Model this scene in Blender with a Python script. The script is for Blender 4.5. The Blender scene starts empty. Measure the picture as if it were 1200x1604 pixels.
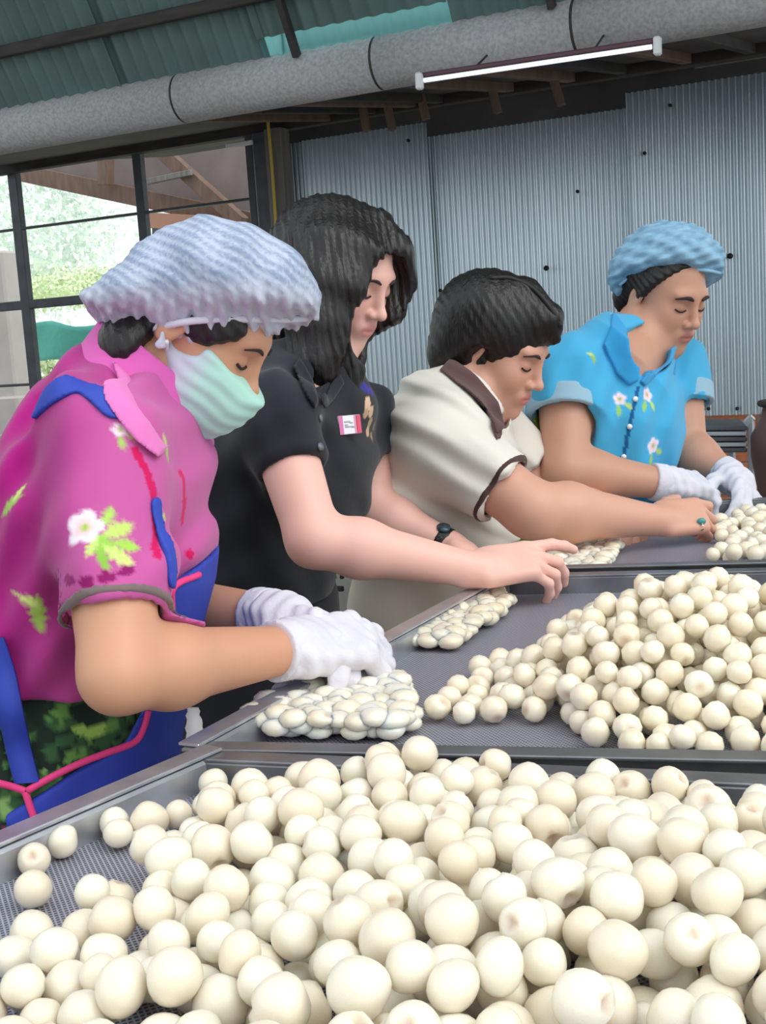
import bpy, bmesh, math, random
import numpy as np
from concurrent.futures import ThreadPoolExecutor
random.seed(7); np.random.seed(7)
C = bpy.context.scene.collection
SC = bpy.context.scene
V3 = lambda *a: np.array(a, dtype=np.float64)
def nz(v): v = np.asarray(v, float); return v/np.linalg.norm(v)

# ------------------------------------------------------------------ camera
FPX = 1900.0; CX, CY = 600.0, 802.0
CAM = V3(0, 0, 1.25)
pit = math.radians(8.1); rol = math.radians(3.7)
R0 = V3(1, 0, 0); U0 = V3(0, math.sin(pit), math.cos(pit)); F = V3(0, math.cos(pit), -math.sin(pit))
R = math.cos(rol)*R0 - math.sin(rol)*U0
U = math.cos(rol)*U0 + math.sin(rol)*R0
T = -F                                            # towards the camera
def P(px, py, Z): return CAM + Z*(F + (px-CX)/FPX*R - (py-CY)/FPX*U)
def ray(px, py): return F + (px-CX)/FPX*R - (py-CY)/FPX*U
def on_plane(px, py, o, n):
    d = ray(px, py); return CAM + d*(np.dot(np.asarray(o)-CAM, n)/np.dot(d, n))
cd = bpy.data.cameras.new('camera'); cam = bpy.data.objects.new('camera', cd); C.objects.link(cam)
cd.sensor_fit = 'VERTICAL'; cd.sensor_height = 36; cd.sensor_width = 36; cd.lens = 36*FPX/1604.0
cd.clip_start = 0.05; cd.clip_end = 200
from mathutils import Matrix, Vector
cam.matrix_world = Matrix(((R[0], U[0], T[0], CAM[0]), (R[1], U[1], T[1], CAM[1]), (R[2], U[2], T[2], CAM[2]), (0, 0, 0, 1)))
SC.camera = cam

# ------------------------------------------------------------------ light
w = bpy.data.worlds.new('overcast_sky'); SC.world = w; w.use_nodes = True
bg = w.node_tree.nodes['Background']; bg.inputs[0].default_value = (0.90, 0.96, 1.0, 1); bg.inputs[1].default_value = 1.12
sd = bpy.data.lights.new('hazy_sun', 'SUN'); sd.energy = 1.7; sd.angle = math.radians(50); sd.color = (1.0, 0.97, 0.92)
so = bpy.data.objects.new('hazy_sun', sd); C.objects.link(so)
so.rotation_euler = Vector((0.62, -0.48, 0.80)).to_track_quat('Z', 'Y').to_euler()
SC.view_settings.view_transform = 'Standard'; SC.view_settings.look = 'None'
SC.view_settings.gamma = 1; SC.view_settings.exposure = 0.08; SC.view_settings.use_curve_mapping = False

# ------------------------------------------------------------------ room frame: u along the back wall, v into depth
A = math.radians(27)
u = V3(math.cos(A), -math.sin(A), 0); v = V3(math.sin(A), math.cos(A), 0); zz = V3(0, 0, 1)
ZT = CAM[2]-0.36                                  # tray floor height

# ------------------------------------------------------------------ helpers: materials
def lin(c):
    c = np.asarray(c, float)/255.0
    return np.where(c <= .04045, c/12.92, ((c+.055)/1.055)**2.4)
def mat(name, rgb=None, rough=.6, metal=0, attr=False, noise=None, bump=None, sss=0, sss_r=(1, .6, .4), sss_s=.01, alpha=None,
        emit=None, spec=.5, sheen=0, coat=0, ramp=None, wave=None, aniso=None):
    m = bpy.data.materials.new(name); m.use_nodes = True
    nt = m.node_tree; b = nt.nodes['Principled BSDF']; N = nt.nodes; L = nt.links
    def put(k, val): b.inputs[k].default_value = val
    put('Roughness', rough); put('Metallic', metal); put('Specular IOR Level', spec)
    if sheen: put('Sheen Weight', sheen)
    if coat: put('Coat Weight', coat); put('Coat Roughness', .15)
    if sss: put('Subsurface Weight', sss); put('Subsurface Radius', sss_r); put('Subsurface Scale', sss_s)
    col = None
    if rgb is not None:
        c = lin(rgb); put('Base Color', (*c, 1))
    tc = N.new('ShaderNodeTexCoord')
    if attr:
        a = N.new('ShaderNodeAttribute'); a.attribute_name = 'Col'; col = a.outputs['Color']
    if noise:                                     # (scale, amount, second colour or None, stretch)
        sc, amt = noise[0], noise[1]; c2 = noise[2] if len(noise) > 2 else None
        st = noise[3] if len(noise) > 3 else (1, 1, 1)
        mp = N.new('ShaderNodeMapping'); mp.inputs['Scale'].default_value = st; L.new(tc.outputs['Object'], mp.inputs[0])
        n = N.new('ShaderNodeTexNoise'); n.inputs['Scale'].default_value = sc; n.inputs['Detail'].default_value = 5
        L.new(mp.outputs[0], n.inputs['Vector'])
        r = N.new('ShaderNodeValToRGB'); r.color_ramp.elements[0].position = .35; r.color_ramp.elements[1].position = .68
        L.new(n.outputs['Fac'], r.inputs[0])
        mx = N.new('ShaderNodeMix'); mx.data_type = 'RGBA'
        if c2 is not None:
            f = N.new('ShaderNodeMath'); f.operation = 'MULTIPLY'; f.inputs[1].default_value = amt; L.new(r.outputs[0], f.inputs[0]); L.new(f.outputs[0], mx.inputs[0])
            mx.inputs[7].default_value = (*lin(c2), 1)
        else:
            mx.blend_type = 'MULTIPLY'; mx.inputs[0].default_value = amt; L.new(r.outputs[0], mx.inputs[7])
        if col is not None: L.new(col, mx.inputs[6])
        else: mx.inputs[6].default_value = (*lin(rgb), 1)
        col = mx.outputs[2]
    if col is not None: L.new(col, b.inputs['Base Color'])
    if bump:                                      # (scale, strength, distance, stretch)
        sc, st, di = bump[:3]; sx = bump[3] if len(bump) > 3 else (1, 1, 1)
        mp = N.new('ShaderNodeMapping'); mp.inputs['Scale'].default_value = sx; L.new(tc.outputs['Object'], mp.inputs[0])
        n = N.new('ShaderNodeTexNoise'); n.inputs['Scale'].default_value = sc; n.inputs['Detail'].default_value = 4; L.new(mp.outputs[0], n.inputs['Vector'])
        bp = N.new('ShaderNodeBump'); bp.inputs['Strength'].default_value = st; bp.inputs['Distance'].default_value = di
        L.new(n.outputs['Fac'], bp.inputs['Height']); L.new(bp.outputs[0], b.inputs['Normal'])
    if emit: put('Emission Color', (*lin(emit[0]), 1)); put('Emission Strength', emit[1])
    if alpha is not None: put('Alpha', alpha)
    return m

# ------------------------------------------------------------------ helpers: objects
def props(o, label=None, cat=None, group=None, kind=None):
    if label: o['label'] = label
    if cat: o['category'] = cat
    if group: o['group'] = group
    if kind: o['kind'] = kind
    return o
def empty(name, loc=(0, 0, 0), **k):
    o = bpy.data.objects.new(name, None); C.objects.link(o); o.location = loc; o.empty_display_size = .1
    return props(o, **k)
def mesh_obj(name, verts, faces, m, parent=None, smooth=True, col=None, at=None, **k):
    me = bpy.data.meshes.new(name)
    verts = np.asarray(verts, dtype=np.float64)
    if at is not None: verts = verts-np.asarray(at)
    verts = verts.astype(np.float32)
    if isinstance(faces, np.ndarray):
        nf = len(faces); w_ = faces.shape[1]
        me.vertices.add(len(verts)); me.vertices.foreach_set('co', verts.ravel())
        me.loops.add(nf*w_); me.polygons.add(nf)
        me.loops.foreach_set('vertex_index', faces.astype(np.int32).ravel())
        me.polygons.foreach_set('loop_start', np.arange(0, nf*w_, w_, dtype=np.int32))
        me.update(calc_edges=True)
    else:
        me.from_pydata([tuple(map(float, p)) for p in verts], [], faces); me.update()
    if smooth: me.polygons.foreach_set('use_smooth', np.ones(len(me.polygons), dtype=bool))
    if col is not None:
        a = me.color_attributes.new('Col', 'FLOAT_COLOR', 'POINT')
        cc = np.ones((len(verts), 4), dtype=np.float32); cc[:, :3] = col; a.data.foreach_set('color', cc.ravel())
    me.materials.append(m)
    o = bpy.data.objects.new(name, me); C.objects.link(o)
    if at is not None: o.location = Vector(at)
    if parent is not None:
        o.parent = parent; o.matrix_parent_inverse = parent_inv(parent)
    return props(o, **k)
def parent_inv(p):
    return (Matrix.Translation(p.location) if p.parent is None else Matrix.Identity(4)).inverted()

def box_vf(c, ax, ay, az):                        # centre and three half-vectors
    c = np.asarray(c, float); vs = []
    for sx in (-1, 1):
        for sy in (-1, 1):
            for sz in (-1, 1): vs.append(c+sx*ax+sy*ay+sz*az)
    return vs, [(0, 1, 3, 2), (4, 6, 7, 5), (0, 4, 5, 1), (2, 3, 7, 6), (0, 2, 6, 4), (1, 5, 7, 3)]
def bevel_box(name, c, ax, ay, az, m, parent=None, bev=.003, **k):
    vs, fs = box_vf(c, ax, ay, az)
    o = mesh_obj(name, vs, fs, m, parent, smooth=False, **k)
    bm = bmesh.new(); bm.from_mesh(o.data); bmesh.ops.recalc_face_normals(bm, faces=bm.faces)
    mn = min(np.linalg.norm(ax), np.linalg.norm(ay), np.linalg.norm(az))
    bmesh.ops.bevel(bm, geom=list(bm.edges), offset=min(bev, mn*.6), segments=1, affect='EDGES')
    bm.to_mesh(o.data); bm.free()
    return o
def beam(name, a, b, wid, hgt, m, parent=None, up=zz, bev=.004, **k):
    a = np.asarray(a, float); b = np.asarray(b, float); d = b-a; L = np.linalg.norm(d); d = d/L
    s = nz(np.cross(d, up)); t = np.cross(s, d)
    return bevel_box(name, (a+b)/2, d*L/2, s*wid/2, t*hgt/2, m, parent, bev, **k)
def tube_vf(pts, rad, seg=10, closed=False, flat=None):
    pts = [np.asarray(p, float) for p in pts]; n = len(pts)
    if np.isscalar(rad): rad = [rad]*n
    vs = []; fs = []
    prev = None
    for i in range(n):
        if closed: d = pts[(i+1) % n]-pts[i-1]
        else: d = pts[min(i+1, n-1)]-pts[max(i-1, 0)]
        d = nz(d)
        if prev is None:
            ref = zz if abs(d[2]) < .9 else V3(1, 0, 0)
            s = nz(np.cross(d, ref))
        else: s = nz(prev-d*np.dot(prev, d))
        prev = s; t = np.cross(d, s)
        for j in range(seg):
            a = 2*math.pi*j/seg; vs.append(pts[i]+rad[i]*(math.cos(a)*s+math.sin(a)*t))
    for i in range(n if closed else n-1):
        for j in range(seg):
            k = (i+1) % n
            fs.append((i*seg+j, i*seg+(j+1) % seg, k*seg+(j+1) % seg, k*seg+j))
    if not closed:
        fs.append(tuple(range(seg-1, -1, -1))); fs.append(tuple(range((n-1)*seg, n*seg)))
    return vs, fs
def tube(name, pts, rad, m, parent=None, seg=10, closed=False, **k):
    vs, fs = tube_vf(pts, rad, seg, closed); return mesh_obj(name, vs, fs, m, parent, **k)
def spline(pts, n=24, closed=False):
    pts = np.array(pts, float); m = len(pts); out = []
    segs = m if closed else m-1
    for i in range(segs):
        p1, p2 = pts[i], pts[(i+1) % m]
        p0 = pts[i-1] if (i > 0 or closed) else p1*2-p2
        p3 = pts[(i+2) % m] if (i+2 < m or closed) else p2*2-p1
        for t in np.linspace(0, 1, max(2, n//segs), endpoint=False):
            out.append(.5*((2*p1)+(-p0+p2)*t+(2*p0-5*p1+4*p2-p3)*t*t+(-p0+3*p1-3*p2+p3)*t**3))
    if not closed: out.append(pts[-1])
    return out

# ------------------------------------------------------------------ helpers: signed-distance modelling (for bodies, cloth, hair)
class S:
    def __init__(s, f, lo, hi): s.f = f; s.lo = np.asarray(lo, float); s.hi = np.asarray(hi, float)
    def __call__(s, p): return s.f(p)
def cone(a, b, ra, rb):
    a = np.asarray(a, float); b = np.asarray(b, float); ba = b-a; q = np.dot(ba, ba)+1e-12
    a32 = a.astype(np.float32); ba32 = ba.astype(np.float32)
    def f(p):
        d = p-a32; t = np.clip(d@ba32/np.float32(q), 0, 1)
        d = d-t[:, None]*ba32
        return np.sqrt(np.einsum('ij,ij->i', d, d))-(np.float32(ra)+t*np.float32(rb-ra))
    r = max(ra, rb); return S(f, np.minimum(a, b)-r, np.maximum(a, b)+r)
def ell(c, r, ax=None):
    c = np.asarray(c, float); M = np.eye(3) if ax is None else np.array(ax, float)
    c32 = c.astype(np.float32); MT = M.T.astype(np.float32); ri = (1/np.asarray(r, float)).astype(np.float32)
    def f(p):
        q = ((p-c32)@MT)*ri; k0 = np.sqrt(np.einsum('ij,ij->i', q, q))+1e-6
        q = q*ri; k1 = np.sqrt(np.einsum('ij,ij->i', q, q))+1e-6
        return k0*(k0-1)/k1
    e = np.sqrt(((M*np.asarray(r)[:, None])**2).sum(0)); return S(f, c-e, c+e)
def seg_ell(a, b, ra, rb, side):                  # elliptical limb; ra, rb = (side, front) radii
    a = np.asarray(a, float); b = np.asarray(b, float); d = b-a; L = np.linalg.norm(d); d = d/L
    s = np.asarray(side, float); s = nz(s-d*np.dot(s, d)); t = np.cross(d, s)
    M = np.array([s, t, d]).T.astype(np.float32); a32 = a.astype(np.float32); L32 = np.float32(L)
    def f(p):
        q = (p-a32)@M; h = np.clip(q[:, 2]/L32, 0, 1); l = q[:, 2]-h*L32
        A_ = ra[0]+h*(rb[0]-ra[0]); B_ = ra[1]+h*(rb[1]-ra[1]); C_ = np.minimum(A_, B_)
        x = q[:, 0]/A_; y = q[:, 1]/B_; z_ = l/C_
        k0 = np.sqrt(x*x+y*y+z_*z_)+1e-6; x = x/A_; y = y/B_; z_ = z_/C_
        return k0*(k0-1)/(np.sqrt(x*x+y*y+z_*z_)+1e-6)
    r = max(*ra, *rb); return S(f, np.minimum(a, b)-r, np.maximum(a, b)+r)
def rbox(c, ax, half, r):
    c32 = np.asarray(c, np.float32); M = np.array(ax, float).T.astype(np.float32); h = (np.asarray(half)-r).astype(np.float32)
    def f(p):
        q = np.abs((p-c32)@M)-h
        return np.sqrt((np.maximum(q, 0)**2).sum(1))+np.minimum(q.max(1), 0)-np.float32(r)
    e = np.abs(np.array(ax)*np.asarray(half)[:, None]).sum(0); return S(f, np.asarray(c)-e, np.asarray(c)+e)
def plane(o, n):                                  # negative behind the plane
    n = nz(n).astype(np.float32); o = np.asarray(o, np.float32)
    return S(lambda p: (p-o)@n, (-9,)*3, (9,)*3)
def _smin(a, b, k):
    if k <= 0: return np.minimum(a, b)
    h = np.clip(.5+.5*(b-a)/k, 0, 1); return b+(a-b)*h-k*h*(1-h)
def uni(*ss, k=.02):
    ss = [s for s in ss if s is not None]
    def f(p):
        d = ss[0].f(p)
        for s in ss[1:]: d = _smin(d, s.f(p), k)
        return d
    return S(f, np.min([s.lo for s in ss], 0), np.max([s.hi for s in ss], 0))
def sub(a, b, k=.0): return S(lambda p: -_smin(-a.f(p), b.f(p), k), a.lo, a.hi)
def inter(a, b, k=.0): return S(lambda p: -_smin(-a.f(p), -b.f(p), k), np.maximum(a.lo, b.lo), np.minimum(a.hi, b.hi))
def grow(a, r): return S(lambda p: a.f(p)-np.float32(r), a.lo-max(r, 0), a.hi+max(r, 0))
def disp(a, g, amp): return S(lambda p: a.f(p)+g(p)*np.float32(amp), a.lo-abs(amp), a.hi+abs(amp))
def loft(pts, radii, side, k=.03):
    return uni(*[seg_ell(pts[i], pts[i+1], radii[i], radii[i+1], side) for i in range(len(pts)-1)], k=k)
def chain(pts, rad, k=.008): return uni(*[cone(pts[i], pts[i+1], rad[i], rad[i+1]) for i in range(len(pts)-1)], k=k)
POOL = ThreadPoolExecutor(4)
def ev(s, p):
    p = np.ascontiguousarray(p, dtype=np.float32); n = len(p)
    if n == 0: return np.zeros(0, np.float32)
    ch = [p[i:i+40000] for i in range(0, n, 40000)]
    return np.concatenate([np.asarray(x, np.float32) for x in POOL.map(s.f, ch)])
def sdf_mesh(s, h, smooth=1):
    lo = s.lo-3*h; hi = s.hi+3*h
    n16 = np.ceil((hi-lo)/(16*h)).astype(int)+1
    n = n16*16
    g = np.indices(n16).reshape(3, -1).T
    d = ev(s, lo+(g*16+7.5)*h)
    D = np.repeat(np.repeat(np.repeat(d.reshape(n16), 16, 0), 16, 1), 16, 2).astype(np.float32)
    act = g[np.abs(d) < 16*h*1.25]
    off = np.indices((4, 4, 4)).reshape(3, -1).T
    g4 = (act[:, None, :]*4+off[None]).reshape(-1, 3)
    d4 = ev(s, lo+(g4*4+1.5)*h)
    D6 = D.reshape(n[0]//4, 4, n[1]//4, 4, n[2]//4, 4)
    D6[g4[:, 0], :, g4[:, 1], :, g4[:, 2], :] = d4[:, None, None, None]
    a4 = g4[np.abs(d4) < 4*h*1.6]
    pts = (a4[:, None, :]*4+off[None]).reshape(-1, 3)
    dv = ev(s, lo+pts*h)
    D6[a4[:, 0], :, a4[:, 1], :, a4[:, 2], :] = dv.reshape(-1, 4, 4, 4)
    I = D < 0
    cnt = np.zeros(n-1, np.int8)
    for i in (0, 1):
        for j in (0, 1):
            for k in (0, 1): cnt += I[i:n[0]-1+i, j:n[1]-1+j, k:n[2]-1+k]
    idx = np.argwhere((cnt > 0) & (cnt < 8))
    vid = np.full(n-1, -1, np.int32); vid[idx[:, 0], idx[:, 1], idx[:, 2]] = np.arange(len(idx))
    acc = np.zeros((len(idx), 3), np.float32); num = np.zeros(len(idx), np.float32)
    cor = {}
    for c in range(8):
        o = np.array([c & 1, c >> 1 & 1, c >> 2 & 1]); q = idx+o; cor[c] = (o, D[q[:, 0], q[:, 1], q[:, 2]])
    for c in range(8):
        for b in (1, 2, 4):
            if c & b: continue
            o0, d0 = cor[c]; o1, d1 = cor[c | b]; x = (d0 < 0) != (d1 < 0)
            t = np.where(x, d0/np.where(x, d0-d1, 1), 0)
            acc += x[:, None]*(o0+t[:, None]*(o1-o0)); num += x
    vts = lo+(idx+acc/np.maximum(num, 1)[:, None])*h
    fl = []
    for ax in range(3):
        sl0 = [slice(None)]*3; sl1 = [slice(None)]*3; sl0[ax] = slice(0, -1); sl1[ax] = slice(1, None)
        e = np.argwhere(I[tuple(sl0)] != I[tuple(sl1)])
        b, c = (ax+1) % 3, (ax+2) % 3
        e = e[(e[:, b] > 0) & (e[:, c] > 0) & (e[:, b] < n[b]-1) & (e[:, c] < n[c]-1)]
        def cid(db, dc):
            q = e.copy(); q[:, b] += db; q[:, c] += dc; return vid[q[:, 0], q[:, 1], q[:, 2]]
        qd = np.stack([cid(-1, -1), cid(0, -1), cid(0, 0), cid(-1, 0)], 1)
        flip = ~I[e[:, 0], e[:, 1], e[:, 2]]; qd[flip] = qd[flip][:, ::-1]
        fl.append(qd[(qd >= 0).all(1)])
    fc = np.concatenate(fl)
    for _ in range(smooth):
        ed = np.concatenate([fc[:, [0, 1]], fc[:, [1, 2]], fc[:, [2, 3]], fc[:, [3, 0]]])
        m = len(vts); ssum = np.stack([np.bincount(ed[:, 0], vts[ed[:, 1], k], m)+np.bincount(ed[:, 1], vts[ed[:, 0], k], m) for k in range(3)], 1)
        deg = np.bincount(ed.ravel(), minlength=m)
        vts = .5*vts+.5*ssum/np.maximum(deg, 1)[:, None]
    return vts, fc
def sdf_obj(name, s, h, m, parent=None, paint=None, smooth=1, base=None, **k):
    vts, fc = sdf_mesh(s, h, smooth)
    if len(fc) < 60000 and name in ('collar_flap', 'placket', 'apron_band', 'sleeve_hem', 'sleeve_piping', 'collar', 'apron', 'face_mask'):
        lb = np.arange(len(vts))                   # keep only the largest connected piece
        while True:
            m_ = lb[fc].min(1); nl_ = lb.copy(); np.minimum.at(nl_, fc.ravel(), np.repeat(m_, 4)); nl_ = nl_[nl_]
            if (nl_ == lb).all(): break
            lb = nl_
        best = np.bincount(lb).argmax(); kp = lb == best; ix = np.cumsum(kp)-1
        fc = ix[fc[kp[fc].all(1)]]; vts = vts[kp]
    col = None
    if base is not None:
        col = np.tile(lin(base), (len(vts), 1))
        if paint: col = paint(vts, col)
    return mesh_obj(name, vts, fc, m, parent, col=col, **k)
def hit(s, px, py, z0=.35, z1=9):                 # where the surface stands in the direction of a photo pixel
    d = ray(px, py); L = np.linalg.norm(d); d = d/L; t = z0*L
    for _ in range(160):
        q = CAM+d*t; e = float(s.f(q[None].astype(np.float32))[0])
        if e < .0004: return q
        t += e*.8
        if t > z1*L: return None
    return CAM+d*t
def normal(s, p):
    e = .002; q = np.array([p+V3(e, 0, 0), p-V3(e, 0, 0), p+V3(0, e, 0), p-V3(0, e, 0), p+V3(0, 0, e), p-V3(0, 0, e)], np.float32)
    d = s.f(q); return nz(V3(d[0]-d[1], d[2]-d[3], d[4]-d[5]))
def waves(*ks):                                    # soft folds: sum of warped sine waves, each (direction, wavelength, phase, weight)
    def g(p):
        o = np.zeros(len(p), np.float32)
        for d, wl, ph, wt in ks:
            d = nz(d).astype(np.float32)
            e = nz(np.cross(d, V3(.3, .5, .8))).astype(np.float32)
            o += wt*np.sin((p@d)*(6.283/wl)+ph+.8*np.sin((p@e)*(6.283/(wl*4.2))+ph*2))
        return o
    return g

# ------------------------------------------------------------------ helpers: anatomy
class Fr:                                         # head frame: X person's right, Y face direction, Z crown
    def __init__(s, o, f, tilt=0):
        s.o = np.asarray(o, float); s.Y = nz(f); X = nz(np.cross(s.Y, zz)); Zv = np.cross(X, s.Y)
        t = math.radians(tilt); s.X = math.cos(t)*X+math.sin(t)*Zv; s.Z = np.cross(s.X, s.Y)
        s.M = np.array([s.X, s.Y, s.Z])
    def p(s, x, y, z): return s.o+x*s.X+y*s.Y+z*s.Z
    def loc(s, q): return (np.asarray(q)-s.o)@s.M.T
    def ell(s, c, r, pitch=0):
        a = math.radians(pitch); M = np.array([s.X, math.cos(a)*s.Y+math.sin(a)*s.Z, -math.sin(a)*s.Y+math.cos(a)*s.Z])
        return ell(s.p(*c), r, M)
    def cone(s, a, b, ra, rb): return cone(s.p(*a), s.p(*b), ra, rb)
    def plane(s, c, n): return plane(s.p(*c), n[0]*s.X+n[1]*s.Y+n[2]*s.Z)
def head_sdf(h, sc=1.0, jaw=1.0):
    e = lambda c, r, p=0: h.ell([x*sc for x in c], [x*sc for x in r], p)
    cn = lambda a, b, ra, rb: h.cone([x*sc for x in a], [x*sc for x in b], ra*sc, rb*sc)
    s = e((0, -.012, .035), (.073, .092, .078))
    s = uni(s, e((0, .034, -.028), (.057*jaw, .056, .078)), k=.03)
    s = uni(s, e((0, .044, -.076), (.041*jaw, .044, .034)), k=.028)
    s = uni(s, e((0, .080, -.100), (.016, .013, .013)), k=.022)
    for q in (-1, 1):
        s = uni(s, e((q*.036, .058, -.032), (.022, .024, .026)), k=.022)
    s = uni(s, e((0, .074, .024), (.048, .015, .012)), k=.016)
    for q in (-1, 1):
        s = sub(s, e((q*.031, .098, .001), (.017, .013, .009)), .014)
        s = uni(s, e((q*.031, .0735, -.001), (.0145, .0135, .0115)), k=.005)
    s = uni(s, cn((0, .086, .012), (0, .104, -.027), .006, .0085), k=.012)
    s = uni(s, e((0, .107, -.031), (.0105, .010, .009)), k=.007)
    for q in (-1, 1):
        s = uni(s, e((q*.0125, .096, -.035), (.0075, .0095, .0075)), k=.005)
        s = sub(s, e((q*.006, .103, -.0425), (.0035, .005, .0025)), .003)
    s = uni(s, e((0, .086, -.062), (.026, .012, .016)), k=.012)
    s = uni(s, e((0, .0925, -.0585), (.018, .0070, .0042)), k=.005)
    s = uni(s, e((0, .0905, -.0692), (.0155, .0070, .0050)), k=.005)
    s = sub(s, cn((-.019, .0985, -.0642), (.019, .0985, -.0642), .0022, .0022), .002)
    for q in (-1, 1):
        s = uni(s, e((q*.0735, -.008, -.008), (.0075, .017, .030), -14), k=.006)
        s = sub(s, e((q*.081, -.004, -.004), (.005, .009, .017), -14), .004)
    return s
def hand_sdf(W, d, b, thumb, curls, sc=1.0, spread=.07, th=(.55, .62, -.45), th_curl=.3):
    """W wrist, d to the knuckles, b back of the hand, thumb = direction of the thumb side; curls per finger (index..little) of 3 angles."""
    d = nz(d); b = np.asarray(b, float); b = nz(b-d*np.dot(b, d)); s = np.asarray(thumb, float); s = nz(s-d*np.dot(s, d)-b*np.dot(s, b))
    pal = rbox(W+d*.050*sc, [d, s, b], (.044*sc, .037*sc, .0125*sc), .0115*sc)
    out = uni(pal, cone(W-d*.01, W+d*.03*sc, .0215*sc, .02*sc), k=.016)
    out = uni(out, ell(W+d*.035*sc+s*.022*sc-b*.006*sc, (.03*sc, .015*sc, .014*sc), [d, s, b]), k=.012)
    lens = [(.041, .025, .021), (.045, .029, .022), (.041, .027, .021), (.033, .021, .019)]
    offs = [.0275, .0092, -.0095, -.0270]; kn = [.090, .094, .090, .082]
    rad = [.0092, .0094, .0089, .0080]
    for i in range(4):
        q = W+d*kn[i]*sc+s*offs[i]*sc-b*.001
        a = 0.0; fd0 = nz(d+s*spread*(1.5-i)); pts = [q-fd0*.012, q]; 
        for j in range(3):
            a += curls[i][j]; dr = fd0*math.cos(a)-b*math.sin(a); q = q+dr*lens[i][j]*sc; pts.append(q)
        r = rad[i]*sc
        f = chain(pts, [r*.95, r*1.05, r*.97, r*.9, r*.78], k=.003)
        out = uni(out, f, k=.0045)
    q = W+d*.028*sc+s*.026*sc-b*.006*sc
    t0 = nz(d*th[0]+s*th[1]+b*th[2]); t1 = nz(t0+d*th_curl-s*th_curl*.6)
    pts = [q, q+t0*.036*sc, q+t0*.036*sc+t1*.030*sc, q+t0*.036*sc+t1*.052*sc]
    return uni(out, chain(pts, [.0135*sc, .0108*sc, .0098*sc, .0078*sc], k=.004), k=.007)
def arm_sdf(sh, el, wr, r=(.048, .039, .0385, .025)):
    sh, el, wr = map(np.asarray, (sh, el, wr)); m = el+(wr-el)*.28
    return uni(cone(sh, el, r[0], r[1]), cone(el, m, r[1]*.93, r[2]), cone(m, wr, r[2], r[3]), k=.02)
def face_parts(body, h, hs, sc, m_brow, m_lash, brow_w=.0035, brow_len=1.0):
    def surf(x, z, off=0):
        o = h.p(x*sc, .16*sc, z*sc); t = 0.0
        for _ in range(60):
            q = o-h.Y*t; e = float(hs.f(q[None].astype(np.float32))[0])
            if e < .0003: break
            t += e*.8
        return o-h.Y*(t-off)
    for q in (-1, 1):
        pts = [surf(q*x, z, .001) for x, z in ((.014, .019), (.022, .0225), (.032, .0235), (.042, .021), (.049*brow_len, .016))]
        tube('eyebrow', spline(pts, 16), list(np.interp(np.linspace(0, 1, len(spline(pts, 16))), [0, .3, 1], [brow_w*.6, brow_w, brow_w*.35])), m_brow, body, seg=6)
        pts = [surf(q*x, z, .0006) for x, z in ((.0185, -.0055), (.025, -.0075), (.032, -.0085), (.039, -.0075), (.0455, -.0045))]
        tube('eyelashes', spline(pts, 16), .0016, m_lash, body, seg=6)
def skin_paint(h, sc, lip, cheek=None):
    def f(V, col):
        q = h.loc(V)/sc
        g = np.clip(1.35-np.sqrt((q[:, 0]/.0195)**2+((q[:, 2]+.064)/.0105)**2), 0, 1)*(q[:, 1] > .085)
        g = np.minimum(g*2.5, 1)[:, None]*.6
        col = col*(1-g)+lin(lip)*g
        # darker, warmer tone around the eyes
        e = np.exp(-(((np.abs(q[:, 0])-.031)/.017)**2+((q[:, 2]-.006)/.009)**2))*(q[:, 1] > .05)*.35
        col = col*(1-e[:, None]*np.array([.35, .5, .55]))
        if cheek is not None:
            e = np.exp(-(((np.abs(q[:, 0])-.04)/.02)**2+((q[:, 2]+.03)/.02)**2))*(q[:, 1] > .03)*.35
            col = col*(1-e[:, None])+lin(cheek)*e[:, None]
        return col
    return f
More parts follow.
